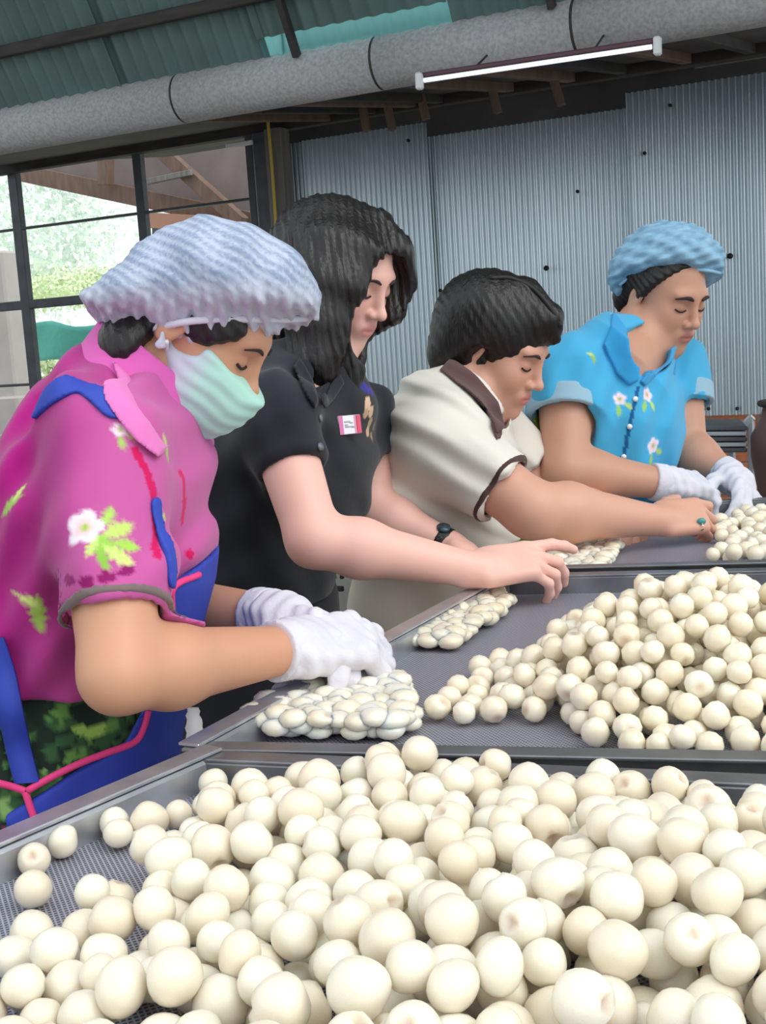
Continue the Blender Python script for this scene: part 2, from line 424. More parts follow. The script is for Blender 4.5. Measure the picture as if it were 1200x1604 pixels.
def motif(V, col, a, n, up, size, kind='flower', rot=0, tint=None):
    n = nz(n); X = nz(np.cross(up, n)); Y = np.cross(n, X); c, s_ = math.cos(rot), math.sin(rot)
    d = V-a; x = (d@X)/size; y = (d@Y)/size; x, y = c*x+s_*y, -s_*x+c*y; near = np.abs(d@n) < .035
    sw = .0016/size
    def put(fld, rgb):
        k = (np.clip(fld/sw*.5+.5, 0, 1)*near)[:, None]; col[:] = col*(1-k)+lin(rgb)*k
    def leaf(cx, cy, ang, l, w_):
        ca, sa = math.cos(ang), math.sin(ang); p = (x-cx)*ca+(y-cy)*sa; q = -(x-cx)*sa+(y-cy)*ca
        return w_*np.clip(1-np.abs(p/l)**2, -9, 1)*(1+.3*np.sin(np.clip(p/l, -1, 1)*14))-np.abs(q)
    if kind in ('flower', 'spray'):
        if kind == 'spray':
            for (cx, cy, an, l, w_, cc) in ((.35, -.45, -.7, .6, .24, (150, 200, 80)), (.75, .1, .5, .55, .22, (190, 220, 110)), (.7, -.75, -.4, .5, .22, (205, 228, 130)), (.2, -.9, -1.3, .45, .18, (140, 195, 70)), (.95, -.35, 0, .4, .18, (165, 210, 85)), (.45, .55, 1.1, .4, .16, (170, 212, 95)), (-.1, -.6, -2, .4, .16, (196, 222, 120))):
                put(leaf(cx, cy, an, l, w_), cc)
        else:
            put(leaf(-.5, -.8, 1.2, .6, .22, ), (160, 205, 90)); put(leaf(.55, -.7, -.9, .55, .2), (185, 218, 110))
        xx = x+.3*(kind == 'spray'); rr = np.hypot(xx, y-.2); th = np.arctan2(y-.2, xx)
        put(.62*(.72+.28*np.abs(np.cos(2.5*th)))-rr, (238, 225, 238))
        put(.36*(.7+.3*np.abs(np.cos(2.5*th+.6)))-rr, (240, 200, 205) if tint is None else tint)
        put(.14-rr, (150, 190, 60))
    elif kind == 'leaf':
        put(leaf(0, 0, .4, .9, .32), (150, 185, 80) if tint is None else tint); put(leaf(.4, .5, 1.3, .5, .2), (195, 215, 120))
    return col
def poly_sd(x, y, poly):
    poly = np.asarray(poly, np.float32); d = np.full(len(x), 1e9, np.float32); ins = np.zeros(len(x), bool)
    for i in range(len(poly)):
        a = poly[i-1]; b = poly[i]; e = b-a; wx = x-a[0]; wy = y-a[1]
        t = np.clip((wx*e[0]+wy*e[1])/(e@e+1e-12), 0, 1); d = np.minimum(d, (wx-t*e[0])**2+(wy-t*e[1])**2)
        c = ((a[1] > y) != (b[1] > y)) & (x < (b[0]-a[0])*(y-a[1])/(b[1]-a[1]+1e-12)+a[0]); ins ^= c
    d = np.sqrt(d); return np.where(ins, -d, d)
def prism(poly, o, ax, ay):
    o = np.asarray(o, np.float32); ax = np.asarray(ax, np.float32); ay = np.asarray(ay, np.float32)
    return S(lambda p: poly_sd((p-o)@ax, (p-o)@ay, poly), (-9,)*3, (9,)*3)

# ================================================================== THE SHED
m_zinc = mat('galvanised_sheet', (206, 216, 221), rough=.30, metal=.85, noise=(3.0, .4, (166, 180, 188), (1, 1, .35)), bump=(40, .15, .002))
m_green = mat('green_roof_sheet', (96, 122, 119), rough=.5, noise=(4, .5, (72, 94, 92)))
m_teal = mat('translucent_roof_sheet', (140, 200, 198), rough=.4)
_b = m_teal.node_tree.nodes['Principled BSDF']; _b.inputs['Transmission Weight'].default_value = .75; _b.inputs['IOR'].default_value = 1.05; _b.inputs['Roughness'].default_value = .8
m_dark = mat('dark_weathered_timber', (52, 49, 50), rough=.8, noise=(6, .6, (78, 72, 68), (1, 1, 6)))
m_steel = mat('painted_steel_frame', (88, 92, 98), rough=.5, metal=.2, noise=(12, .5, (60, 62, 66)))
m_brown = mat('brown_timber', (124, 100, 86), rough=.8, noise=(5, .6, (84, 70, 64), (5, 1, 1)))
m_post = mat('grey_post_timber', (132, 128, 124), rough=.85, noise=(4, .7, (86, 84, 82), (8, 8, .6)))
m_gut = mat('mottled_cement_pipe', (190, 190, 192), rough=.85, noise=(70, .6, (140, 139, 142)), bump=(70, .35, .004))
m_lean = mat('dusty_roof_underside', (92, 86, 86), rough=.9, noise=(2.5, .7, (64, 60, 62)))
m_floor = mat('concrete_floor', (120, 116, 110), rough=.9, noise=(3, .6, (92, 90, 86)))
m_ground = mat('pale_ground', (222, 222, 206), rough=1, noise=(1.2, .7, (190, 214, 160)))
m_plaster = mat('pale_plaster', (196, 190, 186), rough=.9, noise=(3, .4, (160, 156, 152)))
m_brick = mat('orange_brick', (196, 120, 84), rough=.9, noise=(30, .5, (158, 92, 66)))
m_white = mat('white_enamel', (238, 238, 240), rough=.4)
m_black = mat('black_rubber', (24, 24, 26), rough=.6)
WO = V3(0, 7.0, 0)
W = lambda px, py, off=0: on_plane(px, py, WO-v*off, v)
def sz(q): return float(np.dot(q-WO, u)), float(q[2])

def corrugated(name, o, ax, ay, nrm, L, H, pitch, amp, m, parent=None, seg=6, th=.0012, **k):
    n = int(round(L/pitch))*seg; vs = []; fs = []
    for side in (0, 1):
        for i in range(n+1):
            a = L*i/n; h = amp*math.cos(2*math.pi*i/seg)-side*th
            for t in (0, 1): vs.append(o+ax*a+ay*H*t+nrm*h)
    m2 = 2*(n+1)
    for i in range(n):
        fs.append((2*i, 2*i+2, 2*i+3, 2*i+1)); fs.append((m2+2*i, m2+2*i+1, m2+2*i+3, m2+2*i+2))
    return mesh_obj(name, vs, fs, m, parent, smooth=True, **k)

fl = [V3(-9, -4, 0), V3(9, -4, 0), V3(9, 7.2, 0), V3(-9, 11, 0)]
bevel_box('floor', (0, 3, -.05), V3(8, 0, 0), V3(0, 8.0, 0), V3(0, 0, .05), m_floor, kind='structure')
# unseen wall added left of the camera, so the light comes from the right
q_ = W(-430, 500); bevel_box('wall_side_added', V3(q_[0], q_[1], 1.45)-v*4.2, v*4.2, u*.06, zz*1.45, mat('added_wall_grey', (150, 148, 146), rough=.9, noise=(4, .4, (118, 116, 114))), kind='structure')
bevel_box('ground', (0, 36, -.13), V3(40, 0, 0), V3(0, 25, 0), V3(0, 0, .05), m_ground, kind='structure')

# back wall of corrugated sheets
wall = empty('wall_back', (0, 0, 0), kind='structure')
zb = W(950, 655)[2]
def sheet(x0, x1, ytop_at, off, phase=0, lean=0):
    s0 = sz(W(x0, 500, off))[0]; s1 = sz(W(x1, 500, off))[0]; zt = W(ytop_at[0], ytop_at[1], off)[2]
    return corrugated('corrugated_sheet', WO-v*off+u*s0+zz*zb, u, zz, -v, s1-s0, zt-zb, .0315, .0120, m_zinc, wall)
sheet(455, 497, (476, 222), .0); sheet(494, 687, (590, 203), .02); sheet(672, 998, (840, 190), -.03); sheet(993, 1330, (1100, 128), .03)
for px, py in ((856, 420), (1144, 401), (690, 455), (692, 488), (640, 220), (1050, 165), (1010, 240), (905, 300), (1155, 640), (1110, 640)):
    q = W(px, py, .045); tube('nail_head', [q-v*-.004, q-v*.008], .014 if px in (856, 1144) else .009, m_black, wall, seg=8)
sl0 = sz(W(440, 500))[0]; sl1 = sz(W(1330, 500))[0]
# low wall under the sheets with a stretch of bare bricks at the right
sA = sz(W(1040, 650))[0]
bevel_box('wall_low', WO+u*((sl0-6+sA)/2)+zz*zb/2+v*.05, u*((sA-sl0+6)/2), v*.05, zz*zb/2, m_plaster, wall)
random.seed(3)
for r_ in range(9):
    for c_ in range(9):
        a = sA+.115+c_*.235+(.11 if r_ % 2 else 0); z_ = zb-.04-r_*.083
        if z_ < .05: continue
        bevel_box('brick', WO+u*a+zz*z_+v*(.05+random.uniform(-.006, .006)), u*.11, v*.05, zz*.0365, m_brick, wall, bev=.005)
bevel_box('mortar', WO+u*(sA+1.15)+zz*zb/2+v*.065, u*1.15, v*.045, zz*zb/2, m_plaster, wall)

# beams and lean-to roof over the wall
ceil = empty('ceiling', (0, 0, 0), kind='structure')
zg = on_plane(600, 98, WO-v*1.6, v)[2]
GO = WO-v*1.6; rg = .107
def GP(s): return GO+u*s
sg0 = float(np.dot(on_plane(-90, 200, GO, v)-GO, u)); sg1 = float(np.dot(on_plane(1330, 0, GO, v)-GO, u))
# lean-to underside rising to the back
lo_ = GP(sg0-1)+zz*(zg-.02)+v*.12; slope = nz(v+zz*.13)
nl = nz(np.cross(u, slope)); L_ = sg1-sg0+2
bevel_box('lean_to_roof', lo_+u*L_/2+slope*1.6, u*L_/2, slope*1.6, nl*.012, m_lean, ceil)
for px in (470, 545, 610, 655, 770, 870, 955, 1060, 1165):
    s_ = float(np.dot(on_plane(px, 150, WO-v*.4, v)-WO, u))
    a = WO-v*1.45+u*(s_-.02)+zz*(zg-.03); beam('rafter', a, a+slope*2.6, .05, .08, m_dark if px % 2 else m_brown, ceil)
zwt = W(600, 195)[2]
a = W(440, 212, .06); beam('wall_plate', WO+u*(sl0-5)+zz*(zwt+.10)-v*.05, WO+u*sl1+zz*(zwt+.10)-v*.05, .07, .12, m_dark, ceil)
beam('purlin', WO+u*(sl0-5)+zz*(zwt+.24)+v*.1, WO+u*sl1+zz*(zwt+.24)+v*.1, .06, .08, m_dark, ceil)
# dark boards closing the gap above the sheets
bevel_box('fascia_board', WO+u*((sl0+sl1)/2)+zz*(zwt+.25)+v*.2, u*((sl1-sl0)/2), v*.012, zz*.34, m_lean, ceil)
bevel_box('louvre_panel', W(1165, 72, -.1), u*.24, v*.012, zz*.07, m_post, ceil)
# truss braces behind the gutter
for (x0, y0, x1, y1) in ((560, 140, 575, 190), (600, 150, 615, 188), (655, 150, 668, 172), (765, 128, 780, 162), (855, 105, 880, 150)):
    beam('truss_brace', W(x0, y0-18, .35), W(x1, y1+16, .35), .03, .04, m_brown, ceil)

# main roof: steep green sheets coming down to the gutter, then the flatter roof
st = math.radians(61); up1 = nz(-v*math.cos(st)+zz*math.sin(st)); n1 = nz(np.cross(u, up1))
ro = GP(sg0-.6)+zz*(zg+.05)-v*.03
sT = float(np.dot(on_plane(424, 60, GO, v)-GO, u))-(sg0-.6)
Wd = .78; k_ = 0; a = sT
xs = []
while a > 0: xs.append((max(a-Wd, 0), a)); a -= Wd
for i, (a0, a1) in enumerate(xs):
    corrugated('roof_sheet', ro+u*a0+n1*(.012 if i % 2 else 0), u, up1, n1, a1-a0+.03, 1.15, .076, .011, m_green, ceil)
corrugated('roof_light_sheet', ro+u*sT, u, up1, n1, .86, .14, .076, .010, m_teal, ceil)
corrugated('roof_sheet', ro+u*sT+up1*.13+n1*.014, u, up1, n1, .86, 1.02, .076, .011, m_green, ceil)
for i in range(4): corrugated('roof_sheet', ro+u*(sT+.86+i*.78), u, up1, n1, .8, 1.15, .076, .011, m_green, ceil)
up2 = nz(-v*math.cos(.22)+zz*math.sin(.22)); n2 = nz(np.cross(u, up2)); r2 = ro+up1*1.12
for i in range(10): corrugated('roof_sheet', r2+u*(i*.78), u, up2, n2, .8, 1.8, .076, .011, m_green, ceil)
for h_, wd in ((.30, .034), (.62, .034), (1.05, .05)):
    beam('purlin', ro+up1*h_-n1*(.045 if np.dot(n1, T) < 0 else -.045), ro+up1*h_-n1*(.045 if np.dot(n1, T) < 0 else -.045)+u*7.5, wd, .05, m_dark, ceil)
for px in (-20, 482, 880):
    s_ = float(np.dot(on_plane(px, 60, GO, v)-GO, u)); q = GP(s_)+zz*(zg+.06)-v*.1
    beam('rafter', q, q+up1*1.1, .028, .04, m_dark, ceil)

# gutter pipe
gut = empty('gutter_pipe', GP(0)+zz*zg, label='thick grey mottled pipe running under the green roof', cat='pipe')
js = [sg0-.5]+[float(np.dot(on_plane(px, y, GO, v)-GO, u)) for px, y in ((288, 150), (597, 98), (907, 45))]+[sg1+.5]
for i in range(4):
    tube('pipe_section', [GP(js[i]+.006)+zz*zg, GP(js[i+1]-.006)+zz*zg], rg, m_gut, gut, seg=36)
    if i: tube('joint_ring', [GP(js[i]-.012)+zz*zg, GP(js[i]+.012)+zz*zg], rg*.985, m_dark, gut, seg=36)
for px in (140, 445, 750, 1010):
    s_ = float(np.dot(on_plane(px, 100, GO, v)-GO, u))
    tube('hanger_strap', [GP(s_)+zz*(zg+.5)-v*.0, GP(s_)+zz*(zg+rg)], .006, m_dark, gut, seg=6)

# fluorescent lamp under the pipe
LO = GO-v*.22
la = on_plane(657, 127, LO, v); lb = on_plane(1030, 72, LO, v); zl = (la[2]+lb[2])/2; sa = float(np.dot(la-LO, u)); sb = float(np.dot(lb-LO, u))
la = LO+u*sa+zz*(la[2]); lb = LO+u*sb+zz*(lb[2])
lamp = empty('fluorescent_lamp', (la+lb)/2, label='bare white fluorescent tube with square end holders below the grey pipe', cat='lamp')
ld = nz(lb-la)
m_tube = mat('lit_tube_glass', (250, 252, 255), rough=.3, emit=((235, 245, 255), .75))
tube('tube', [la+ld*.02, lb-ld*.02], .0085, m_tube, lamp, seg=14)
for q, s_ in ((la, 1), (lb, -1)):
    bevel_box('end_holder', q, ld*.013, v*.016, nz(np.cross(ld, v))*.032, m_white, lamp, bev=.006)
beam('mounting_batten', la+zz*.024+v*.02, lb+zz*.024+v*.02, .03, .014, mat('maroon_batten', (92, 62, 70), rough=.6), lamp)
for t in (.25, .75):
    q = la+(lb-la)*t+zz*.028+v*.02; tube('hanger_wire', [q, GO+u*float(np.dot(q-GO, u))+zz*(zg-.05)-v*.06], .004, m_dark, lamp, seg=6)

# window wall at the left
win = empty('window_1', (0, 0, 0), kind='structure')
ztop = W(215, 232)[2]
def vbar(px, py, wd, z0=0.35, z1=None, m=m_steel, off=0, nm='mullion', dp=.05):
    q = W(px, py, off); b_ = q.copy(); b_[2] = z0; t_ = q.copy(); t_[2] = z1 or ztop; beam(nm, b_, t_, wd, dp, m, win, up=v)
vbar(38, 430, .075); vbar(222, 310, .062); vbar(398, 300, .05); vbar(-180, 430, .075)
s_l = sz(W(-420, 400))[0]; s_r = sz(W(402, 300))[0]
def hbar(px, py, hh, nm='transom', off=0, m=m_steel, s1=None):
    z_ = W(px, py)[2]; beam(nm, WO+u*s_l+zz*z_-v*off, WO+u*(s1 or s_r)+zz*z_-v*off, .045, hh, m, win)
hbar(90, 473, .058); hbar(90, 351, .014, 'glazing_bar'); hbar(30, 603, .018, 'glazing_bar'); hbar(215, 236, .035); hbar(90, 760, .05)
bevel_box('wall_left', WO+u*((s_l+s_r)/2)+zz*.2, u*((s_r-s_l)/2), v*.05, zz*.2, m_plaster, win)
beam('header_beam', WO+u*(s_l)+zz*(ztop+.085)-v*.1, WO+u*(s_r+.3)+zz*(ztop+.085)-v*.1, .12, .12, m_dark, win)
hx = W(375, 226, .17); beam('header_strip', hx-u*.09, hx+u*.09, .02, .025, m_white, win)
# post beside the window, with its yellow cable
q = W(440, 300, .12); bp = q.copy(); bp[2] = 0; tp = q.copy(); tp[2] = zg+.1
post = empty('post', bp, label='grey weathered timber post between the window and the metal sheets', cat='post')
beam('post_board', bp, tp, .11, .10, m_post, post, up=v)
beam('post_board', bp-u*.115+v*.03, tp-u*.115+v*.03, .10, .06, m_steel, post, up=v)
c0 = W(418, 172, .2); c1 = W(426, 260, .2); c2 = W(433, 370, .2); c3 = W(436, 520, .2)
o = tube('power_cable', spline([c0, c1, c2, c3, c3-zz*.6], 24), .009, mat('yellow_cable', (205, 178, 70), rough=.5), None, seg=8)
props(o, 'thin yellow cable running down the grey timber post', 'cable')

# beyond the window
def Q(px, py, Y): return on_plane(px, py, V3(0, Y, 0), v)
shed = empty('neighbouring_shed', Q(250, 700, 10.5)*V3(1, 1, 0), label='brown timber roof of the neighbouring shed seen through the window', cat='shed')
m_eave = mat('dusty_eave_boards', (140, 128, 126), rough=.9, noise=(3, .6, (112, 100, 98)))
ea = Q(-20, 262, 10.5); eb = Q(430, 348, 10.5)
beam('eave_beam', Q(20, 268, 10.5), Q(420, 352, 10.5), .10, .16, m_brown, shed)
beam('roof_panel', Q(20, 205, 10.7), Q(470, 290, 10.7), .05, .86, m_eave, shed)
beam('rafter', Q(240, 225, 10.3), Q(380, 350, 10.3), .10, .12, m_brown, shed)
beam('rafter', Q(165, 215, 10.3), Q(166, 290, 10.3), .10, .12, m_brown, shed)
beam('brace', Q(230, 285, 10.2), Q(300, 270, 10.2), .04, .05, m_post, shed)
beam('fascia', Q(235, 345, 10.4), Q(340, 352, 10.4), .05, .14, mat('terracotta_fascia', (188, 140, 118), rough=.8), shed)
beam('sill_board', Q(240, 372, 10.4), Q(330, 372, 10.4), .04, .17, m_steel, shed)
bevel_box('gable_wall', Q(392, 420, 10.9), u*.30, v*.05, zz*1.4, m_post, shed)
col = empty('column', Q(14, 600, 9.6)*V3(1, 1, 0), label='pale concrete column outside the window at the far left', cat='column')
bevel_box('shaft', Q(14, 520, 9.6), u*.13, v*.13, zz*.72, m_plaster, col, bev=.02)
qb = Q(14, 520, 9.6); bevel_box('plinth', V3(qb[0], qb[1], .45), u*.17, v*.17, zz*.5, m_plaster, col, bev=.02)
tp_ = Q(150, 530, 10.0)
m_tarp = mat('teal_tarpaulin', (96, 190, 178), rough=.6, bump=(6, .5, .05))
vs = []; fs = []
for i in range(25):
    for j in range(9):
        a = i/24*2.6-1.6; b = j/8; vs.append(tp_+u*a+zz*((.12-a*.10)-b*.36+.02*math.sin(a*9))+v*(.05*math.sin(a*7+b*2)+.1*b))
for i in range(24):
    for j in range(8): q = i*9+j; fs.append((q, q+1, q+10, q+9))
o = mesh_obj('tarpaulin', vs, fs, m_tarp); props(o, 'teal tarpaulin hung low outside behind the window bars', 'tarpaulin')
so_ = o.modifiers.new('t', 'SOLIDIFY'); so_.thickness = .004
def bush(name, c, r, n, rgb, rgb2, seed, ls=.09, **k):
    rng = np.random.default_rng(seed); d = rng.normal(size=(n, 3)); d /= np.linalg.norm(d, axis=1)[:, None]
    rad = rng.uniform(.55, 1.0, n)[:, None]; lump = 1+.25*np.sin(d[:, :1]*5+seed)*np.cos(d[:, 1:2]*6)
    cc = np.asarray(c)+d*rad*lump*np.asarray(r)
    a = rng.normal(size=(n, 3)); a /= np.linalg.norm(a, axis=1)[:, None]; b = np.cross(a, d); b /= np.linalg.norm(b, axis=1)[:, None]+1e-6
    l = ls*rng.uniform(.6, 1.4, (n, 1)); vs = np.stack([cc-a*l, cc+b*l*.5, cc+a*l, cc-b*l*.5], 1).reshape(-1, 3)
    t = rng.uniform(0, 1, (n, 1)); cl = np.repeat(lin(rgb)*(1-t)+lin(rgb2)*t, 4, 0)
    o = mesh_obj(name, vs, np.arange(n*4).reshape(-1, 4), m_leaf, smooth=False, col=cl, at=np.asarray(c)*V3(1, 1, 0)); return props(o, **k)
m_leaf = mat('foliage', rough=.7, attr=True)  # leaf colours below are whitened to carry the outdoor overexposure and haze
bush('tree', Q(40, 350, 17), (1.6, 1.4, 1.6), 7000, (226, 242, 232), (246, 251, 248), 1, .06, label='pale green leafy tree outside behind the left window bar', cat='tree')
bush('tree', Q(82, 385, 22), (1.0, 1.0, 1.2), 4500, (226, 242, 236), (246, 251, 248), 2, .055, label='pale bluish tree outside in the middle window pane', cat='tree')
bush('hedge', Q(120, 452, 15), (1.6, .6, .28), 5000, (208, 228, 180), (236, 243, 214), 3, .035, label='low light green hedge outside behind the window', cat='hedge')
bush('shrub', Q(95, 590, 10.8), (.9, .4, .32), 3000, (196, 214, 160), (228, 234, 200), 4, .035, label='low yellowish green shrub outside under the teal tarpaulin', cat='shrub')

# ================================================================== THE WORK TABLE AND THE TRAYS
m_rim = mat('dark_steel_rim', (136, 138, 142), rough=.38, metal=.65, noise=(20, .6, (84, 85, 90), (1, 1, 1)))
m_alu = mat('bright_aluminium_rim', (205, 208, 214), rough=.32, metal=.75, noise=(25, .5, (150, 152, 160)))
def mesh_mat(name, sc):
    m = bpy.data.materials.new(name); m.use_nodes = True; nt = m.node_tree; N = nt.nodes; L = nt.links; b = N['Principled BSDF']
    tc = N.new('ShaderNodeTexCoord'); mp = N.new('ShaderNodeMapping'); mp.inputs['Rotation'].default_value = (0, 0, A+.7); L.new(tc.outputs['Object'], mp.inputs[0])
    vals = []
    for d_ in ('X', 'Y'):
        wv = N.new('ShaderNodeTexWave'); wv.wave_type = 'BANDS'; wv.bands_direction = d_; wv.inputs['Scale'].default_value = sc; L.new(mp.outputs[0], wv.inputs['Vector']); vals.append(wv.outputs['Fac'])
    mul = N.new('ShaderNodeMath'); mul.operation = 'MAXIMUM'; L.new(vals[0], mul.inputs[0]); L.new(vals[1], mul.inputs[1])
    r = N.new('ShaderNodeValToRGB'); r.color_ramp.elements[0].position = .55; r.color_ramp.elements[0].color = (*lin((84, 86, 98)), 1); r.color_ramp.elements[1].position = .9; r.color_ramp.elements[1].color = (*lin((176, 178, 192)), 1)
    L.new(mul.outputs[0], r.inputs[0])
    n = N.new('ShaderNodeTexNoise'); n.inputs['Scale'].default_value = 14; n.inputs['Detail'].default_value = 4; L.new(tc.outputs['Object'], n.inputs['Vector'])
    mx = N.new('ShaderNodeMix'); mx.data_type = 'RGBA'; mx.blend_type = 'MULTIPLY'; mx.inputs[0].default_value = .35; L.new(r.outputs[0], mx.inputs[6]); L.new(n.outputs['Color'], mx.inputs[7])
    L.new(r.outputs[0], b.inputs['Base Color']); b.inputs['Roughness'].default_value = .45; b.inputs['Metallic'].default_value = .35
    bp = N.new('ShaderNodeBump'); bp.inputs['Strength'].default_value = .5; bp.inputs['Distance'].default_value = .001; L.new(mul.outputs[0], bp.inputs['Height']); L.new(bp.outputs[0], b.inputs['Normal'])
    return m
m_mesh = mesh_mat('woven_wire_mesh', 90)
def TP(px, py, h=0.0): return on_plane(px, py, V3(0, 0, ZT+h), zz)
def tray(label, cs, rims, hr=.023):
    cs = [TP(x, y, hr) for x, y in cs]; cen = sum(cs)/4
    t = empty('drying_tray', V3(cen[0], cen[1], ZT-.012), label=label, cat='tray', group=None)
    fl_ = [c-zz*(hr+.001) for c in cs]; lo2 = [c-zz*.004 for c in fl_]
    mesh_obj('mesh_floor', fl_+lo2, [(0, 1, 2, 3), (7, 6, 5, 4), (0, 4, 5, 1), (1, 5, 6, 2), (2, 6, 7, 3), (3, 7, 4, 0)], m_mesh, t, smooth=False)
    for i in range(4):
        a_, b_ = cs[i], cs[(i+1) % 4]; d = nz(b_-a_); n = np.cross(d, zz); n = n if np.dot(n, a_-cen) > 0 else -n
        bevel_box('rim', (a_+b_)/2-zz*(hr+.012)/2+n*.004, d*(np.linalg.norm(b_-a_)/2+.009), n*.0045, zz*(hr+.012)/2, rims[i], t, bev=.003)
        bevel_box('rim_flange', (a_+b_)/2+n*.011+zz*.0035*(i % 2), d*(np.linalg.norm(b_-a_)/2+.021), n*.011, zz*.0016, rims[i], t, bev=.001)
    for f_ in (.33, .66):
        a_ = fl_[0]+(fl_[3]-fl_[0])*f_; b_ = fl_[1]+(fl_[2]-fl_[1])*f_; beam('cross_bar', a_-zz*.012, b_-zz*.012, .02, .012, m_rim, t)
    return t
# corners: far left, far right, near right, near left
tray('wire mesh tray heaped with peeled fruit, nearest the camera', [(322, 1192), (1330, 1238), (1750, 2050), (-420, 1516)], [m_rim, m_rim, m_alu, m_alu])
tray('wire mesh tray with the tall fruit heap, in the middle', [(797, 905), (1330, 893), (1330, 1181), (334, 1163)], [m_rim, m_rim, m_rim, m_alu])
tray('wire mesh tray farthest back, under the gloved hands in blue sleeves', [(985, 794), (1345, 775), (1345, 874), (812, 888)], [m_rim, m_rim, m_rim, m_alu])
tb = empty('work_table', TP(800, 1000)*V3(1, 1, 0), label='low steel work table carrying the trays', cat='table')
zt_ = ZT-.042
e0 = TP(60, 1340); e1 = TP(1010, 785)
def tl(a_, b_): return beam('table_rail', a_, b_, .03, .03, m_rim, tb)
q0 = TP(-300, 1560)*V3(1, 1, 0); q1 = TP(990, 795)*V3(1, 1, 0); dl = nz(q1-q0); dn = V3(dl[1], -dl[0], 0)
q0 = q0+dn*.09; q1 = q1+dn*.06
for off in (0, .40): tl(q0+dn*off+zz*zt_, q1+dn*off+zz*zt_)
Lq = np.linalg.norm(q1-q0)
for t_ in (.05, .36, .68, .98):
    p_ = q0+dl*Lq*t_; tl(p_+zz*zt_, p_+dn*.40+zz*zt_)
    for off in (0, .40):
        beam('table_leg', p_+dn*off, p_+dn*off+zz*(zt_-.015), .03, .03, m_rim, tb, up=v)

# ------------------------------------------------------------------ the fruit
m_long = mat('peeled_fruit_flesh', (240, 234, 214), rough=.30, attr=True, sss=.85, sss_r=(1.0, .78, .54), sss_s=.011, spec=.5, noise=(40, .35, (226, 208, 176)), bump=(90, .25, .002), coat=.5)
_n = m_long.node_tree; _b = _n.nodes['Principled BSDF']; _src = _b.inputs['Base Color'].links[0].from_socket
_oi = _n.nodes.new('ShaderNodeObjectInfo'); _rp = _n.nodes.new('ShaderNodeValToRGB'); _rp.color_ramp.elements[0].color = (*lin((226, 208, 182)), 1); _rp.color_ramp.elements[1].color = (1, 1, 1, 1); _rp.color_ramp.elements[1].position = .75
_mx = _n.nodes.new('ShaderNodeMix'); _mx.data_type = 'RGBA'; _mx.blend_type = 'MULTIPLY'; _mx.inputs[0].default_value = .3
_n.links.new(_oi.outputs['Random'], _rp.inputs[0]); _n.links.new(_src, _mx.inputs[6]); _n.links.new(_rp.outputs[0], _mx.inputs[7]); _n.links.new(_mx.outputs[2], _b.inputs['Base Color'])
def fruit_mesh(i, sub=3):
    rng = np.random.default_rng(100+i); bm = bmesh.new(); bmesh.ops.create_icosphere(bm, subdivisions=sub, radius=1.0)
    sx, sy, sz_ = [(1, 1, 1), (1.03, .98, .97), (.98, 1.02, .96), (1.07, .96, .95), (1.0, 1.0, .98), (1.03, .98, 1.0), (1.12, .95, .93), (1.0, .97, 1.03)][i]
    k = rng.normal(size=(6, 3)); ph = rng.uniform(0, 6, 6); cols = []
    base = lin((249, 243, 228)); br = lin((184, 140, 98))
    hole = i in (2, 5, 7); hd = nz(V3(.55, -.55, .62)) if i != 5 else nz(V3(-.2, -.7, .7))
    vs = []
    for vt in bm.verts:
        d = np.array(vt.co); r = 1+.016*sum(math.sin(2.2*np.dot(k[j], d)+ph[j]) for j in range(6))
        c = base.copy()
        if hole:
            a = math.acos(np.clip(np.dot(d, hd), -1, 1))
            if a < .42: r -= .30*(1-(a/.42)**2); c = c*.6+br*.4 if a < .26 else c*.9+br*.1
            elif a < .6: r += .05*math.sin((a-.42)/.18*math.pi)
        vs.append(d*r*V3(sx, sy, sz_)); cols.append(c)
    fs = np.array([[q.index for q in f.verts] for f in bm.faces]); bm.free()
    return np.array(vs), fs, np.array(cols)
FM = [fruit_mesh(i) for i in range(8)]; FL = [fruit_mesh(i, 2) for i in range(8)]
def drop(n, poly, hmax, rmin, rmax, fixed=(), seed=1, tries=14, floor_=ZT, pack=.94):
    """let fruit settle one by one: each takes the lowest free resting place among a few; returns x, y, z, r"""
    rng = np.random.default_rng(seed); B = [list(f) for f in fixed]; poly = np.asarray(poly)
    mn, mx = poly.min(0), poly.max(0); miss = 0
    while len(B)-len(fixed) < n and miss < 60:
        r = rng.uniform(rmin, rmax); c = rng.uniform(mn, mx, (tries*4, 2)); c = c[poly_sd(c[:, 0], c[:, 1], poly) < 0][:tries]
        if not len(c): miss += 1; continue
        arr = np.array(B) if B else np.zeros((0, 4)); best = None
        for x, y in c:
            z = floor_+r
            if len(arr):
                d2 = (arr[:, 0]-x)**2+(arr[:, 1]-y)**2; R_ = (arr[:, 3]+r)*pack; k = d2 < R_**2
                if k.any(): z = max(z, (arr[k, 2]+np.sqrt(R_[k]**2-d2[k])).max())
            lim = floor_+hmax(x, y)
            sc_ = z-lim
            if z+r*.3 <= lim+r and (best is None or z < best[2]): best = [x, y, z, r]
        if best is None: miss += 1; continue
        miss = 0; B.append(best)
    return B
def poly_w(pts, h=.012): return [TP(x, y, h)[:2] for x, y in pts]
def to_px(q):
    d = np.asarray(q)-CAM; Z = d@F; return CX+FPX*(d@R)/Z, CY-FPX*(d@U)/Z, Z
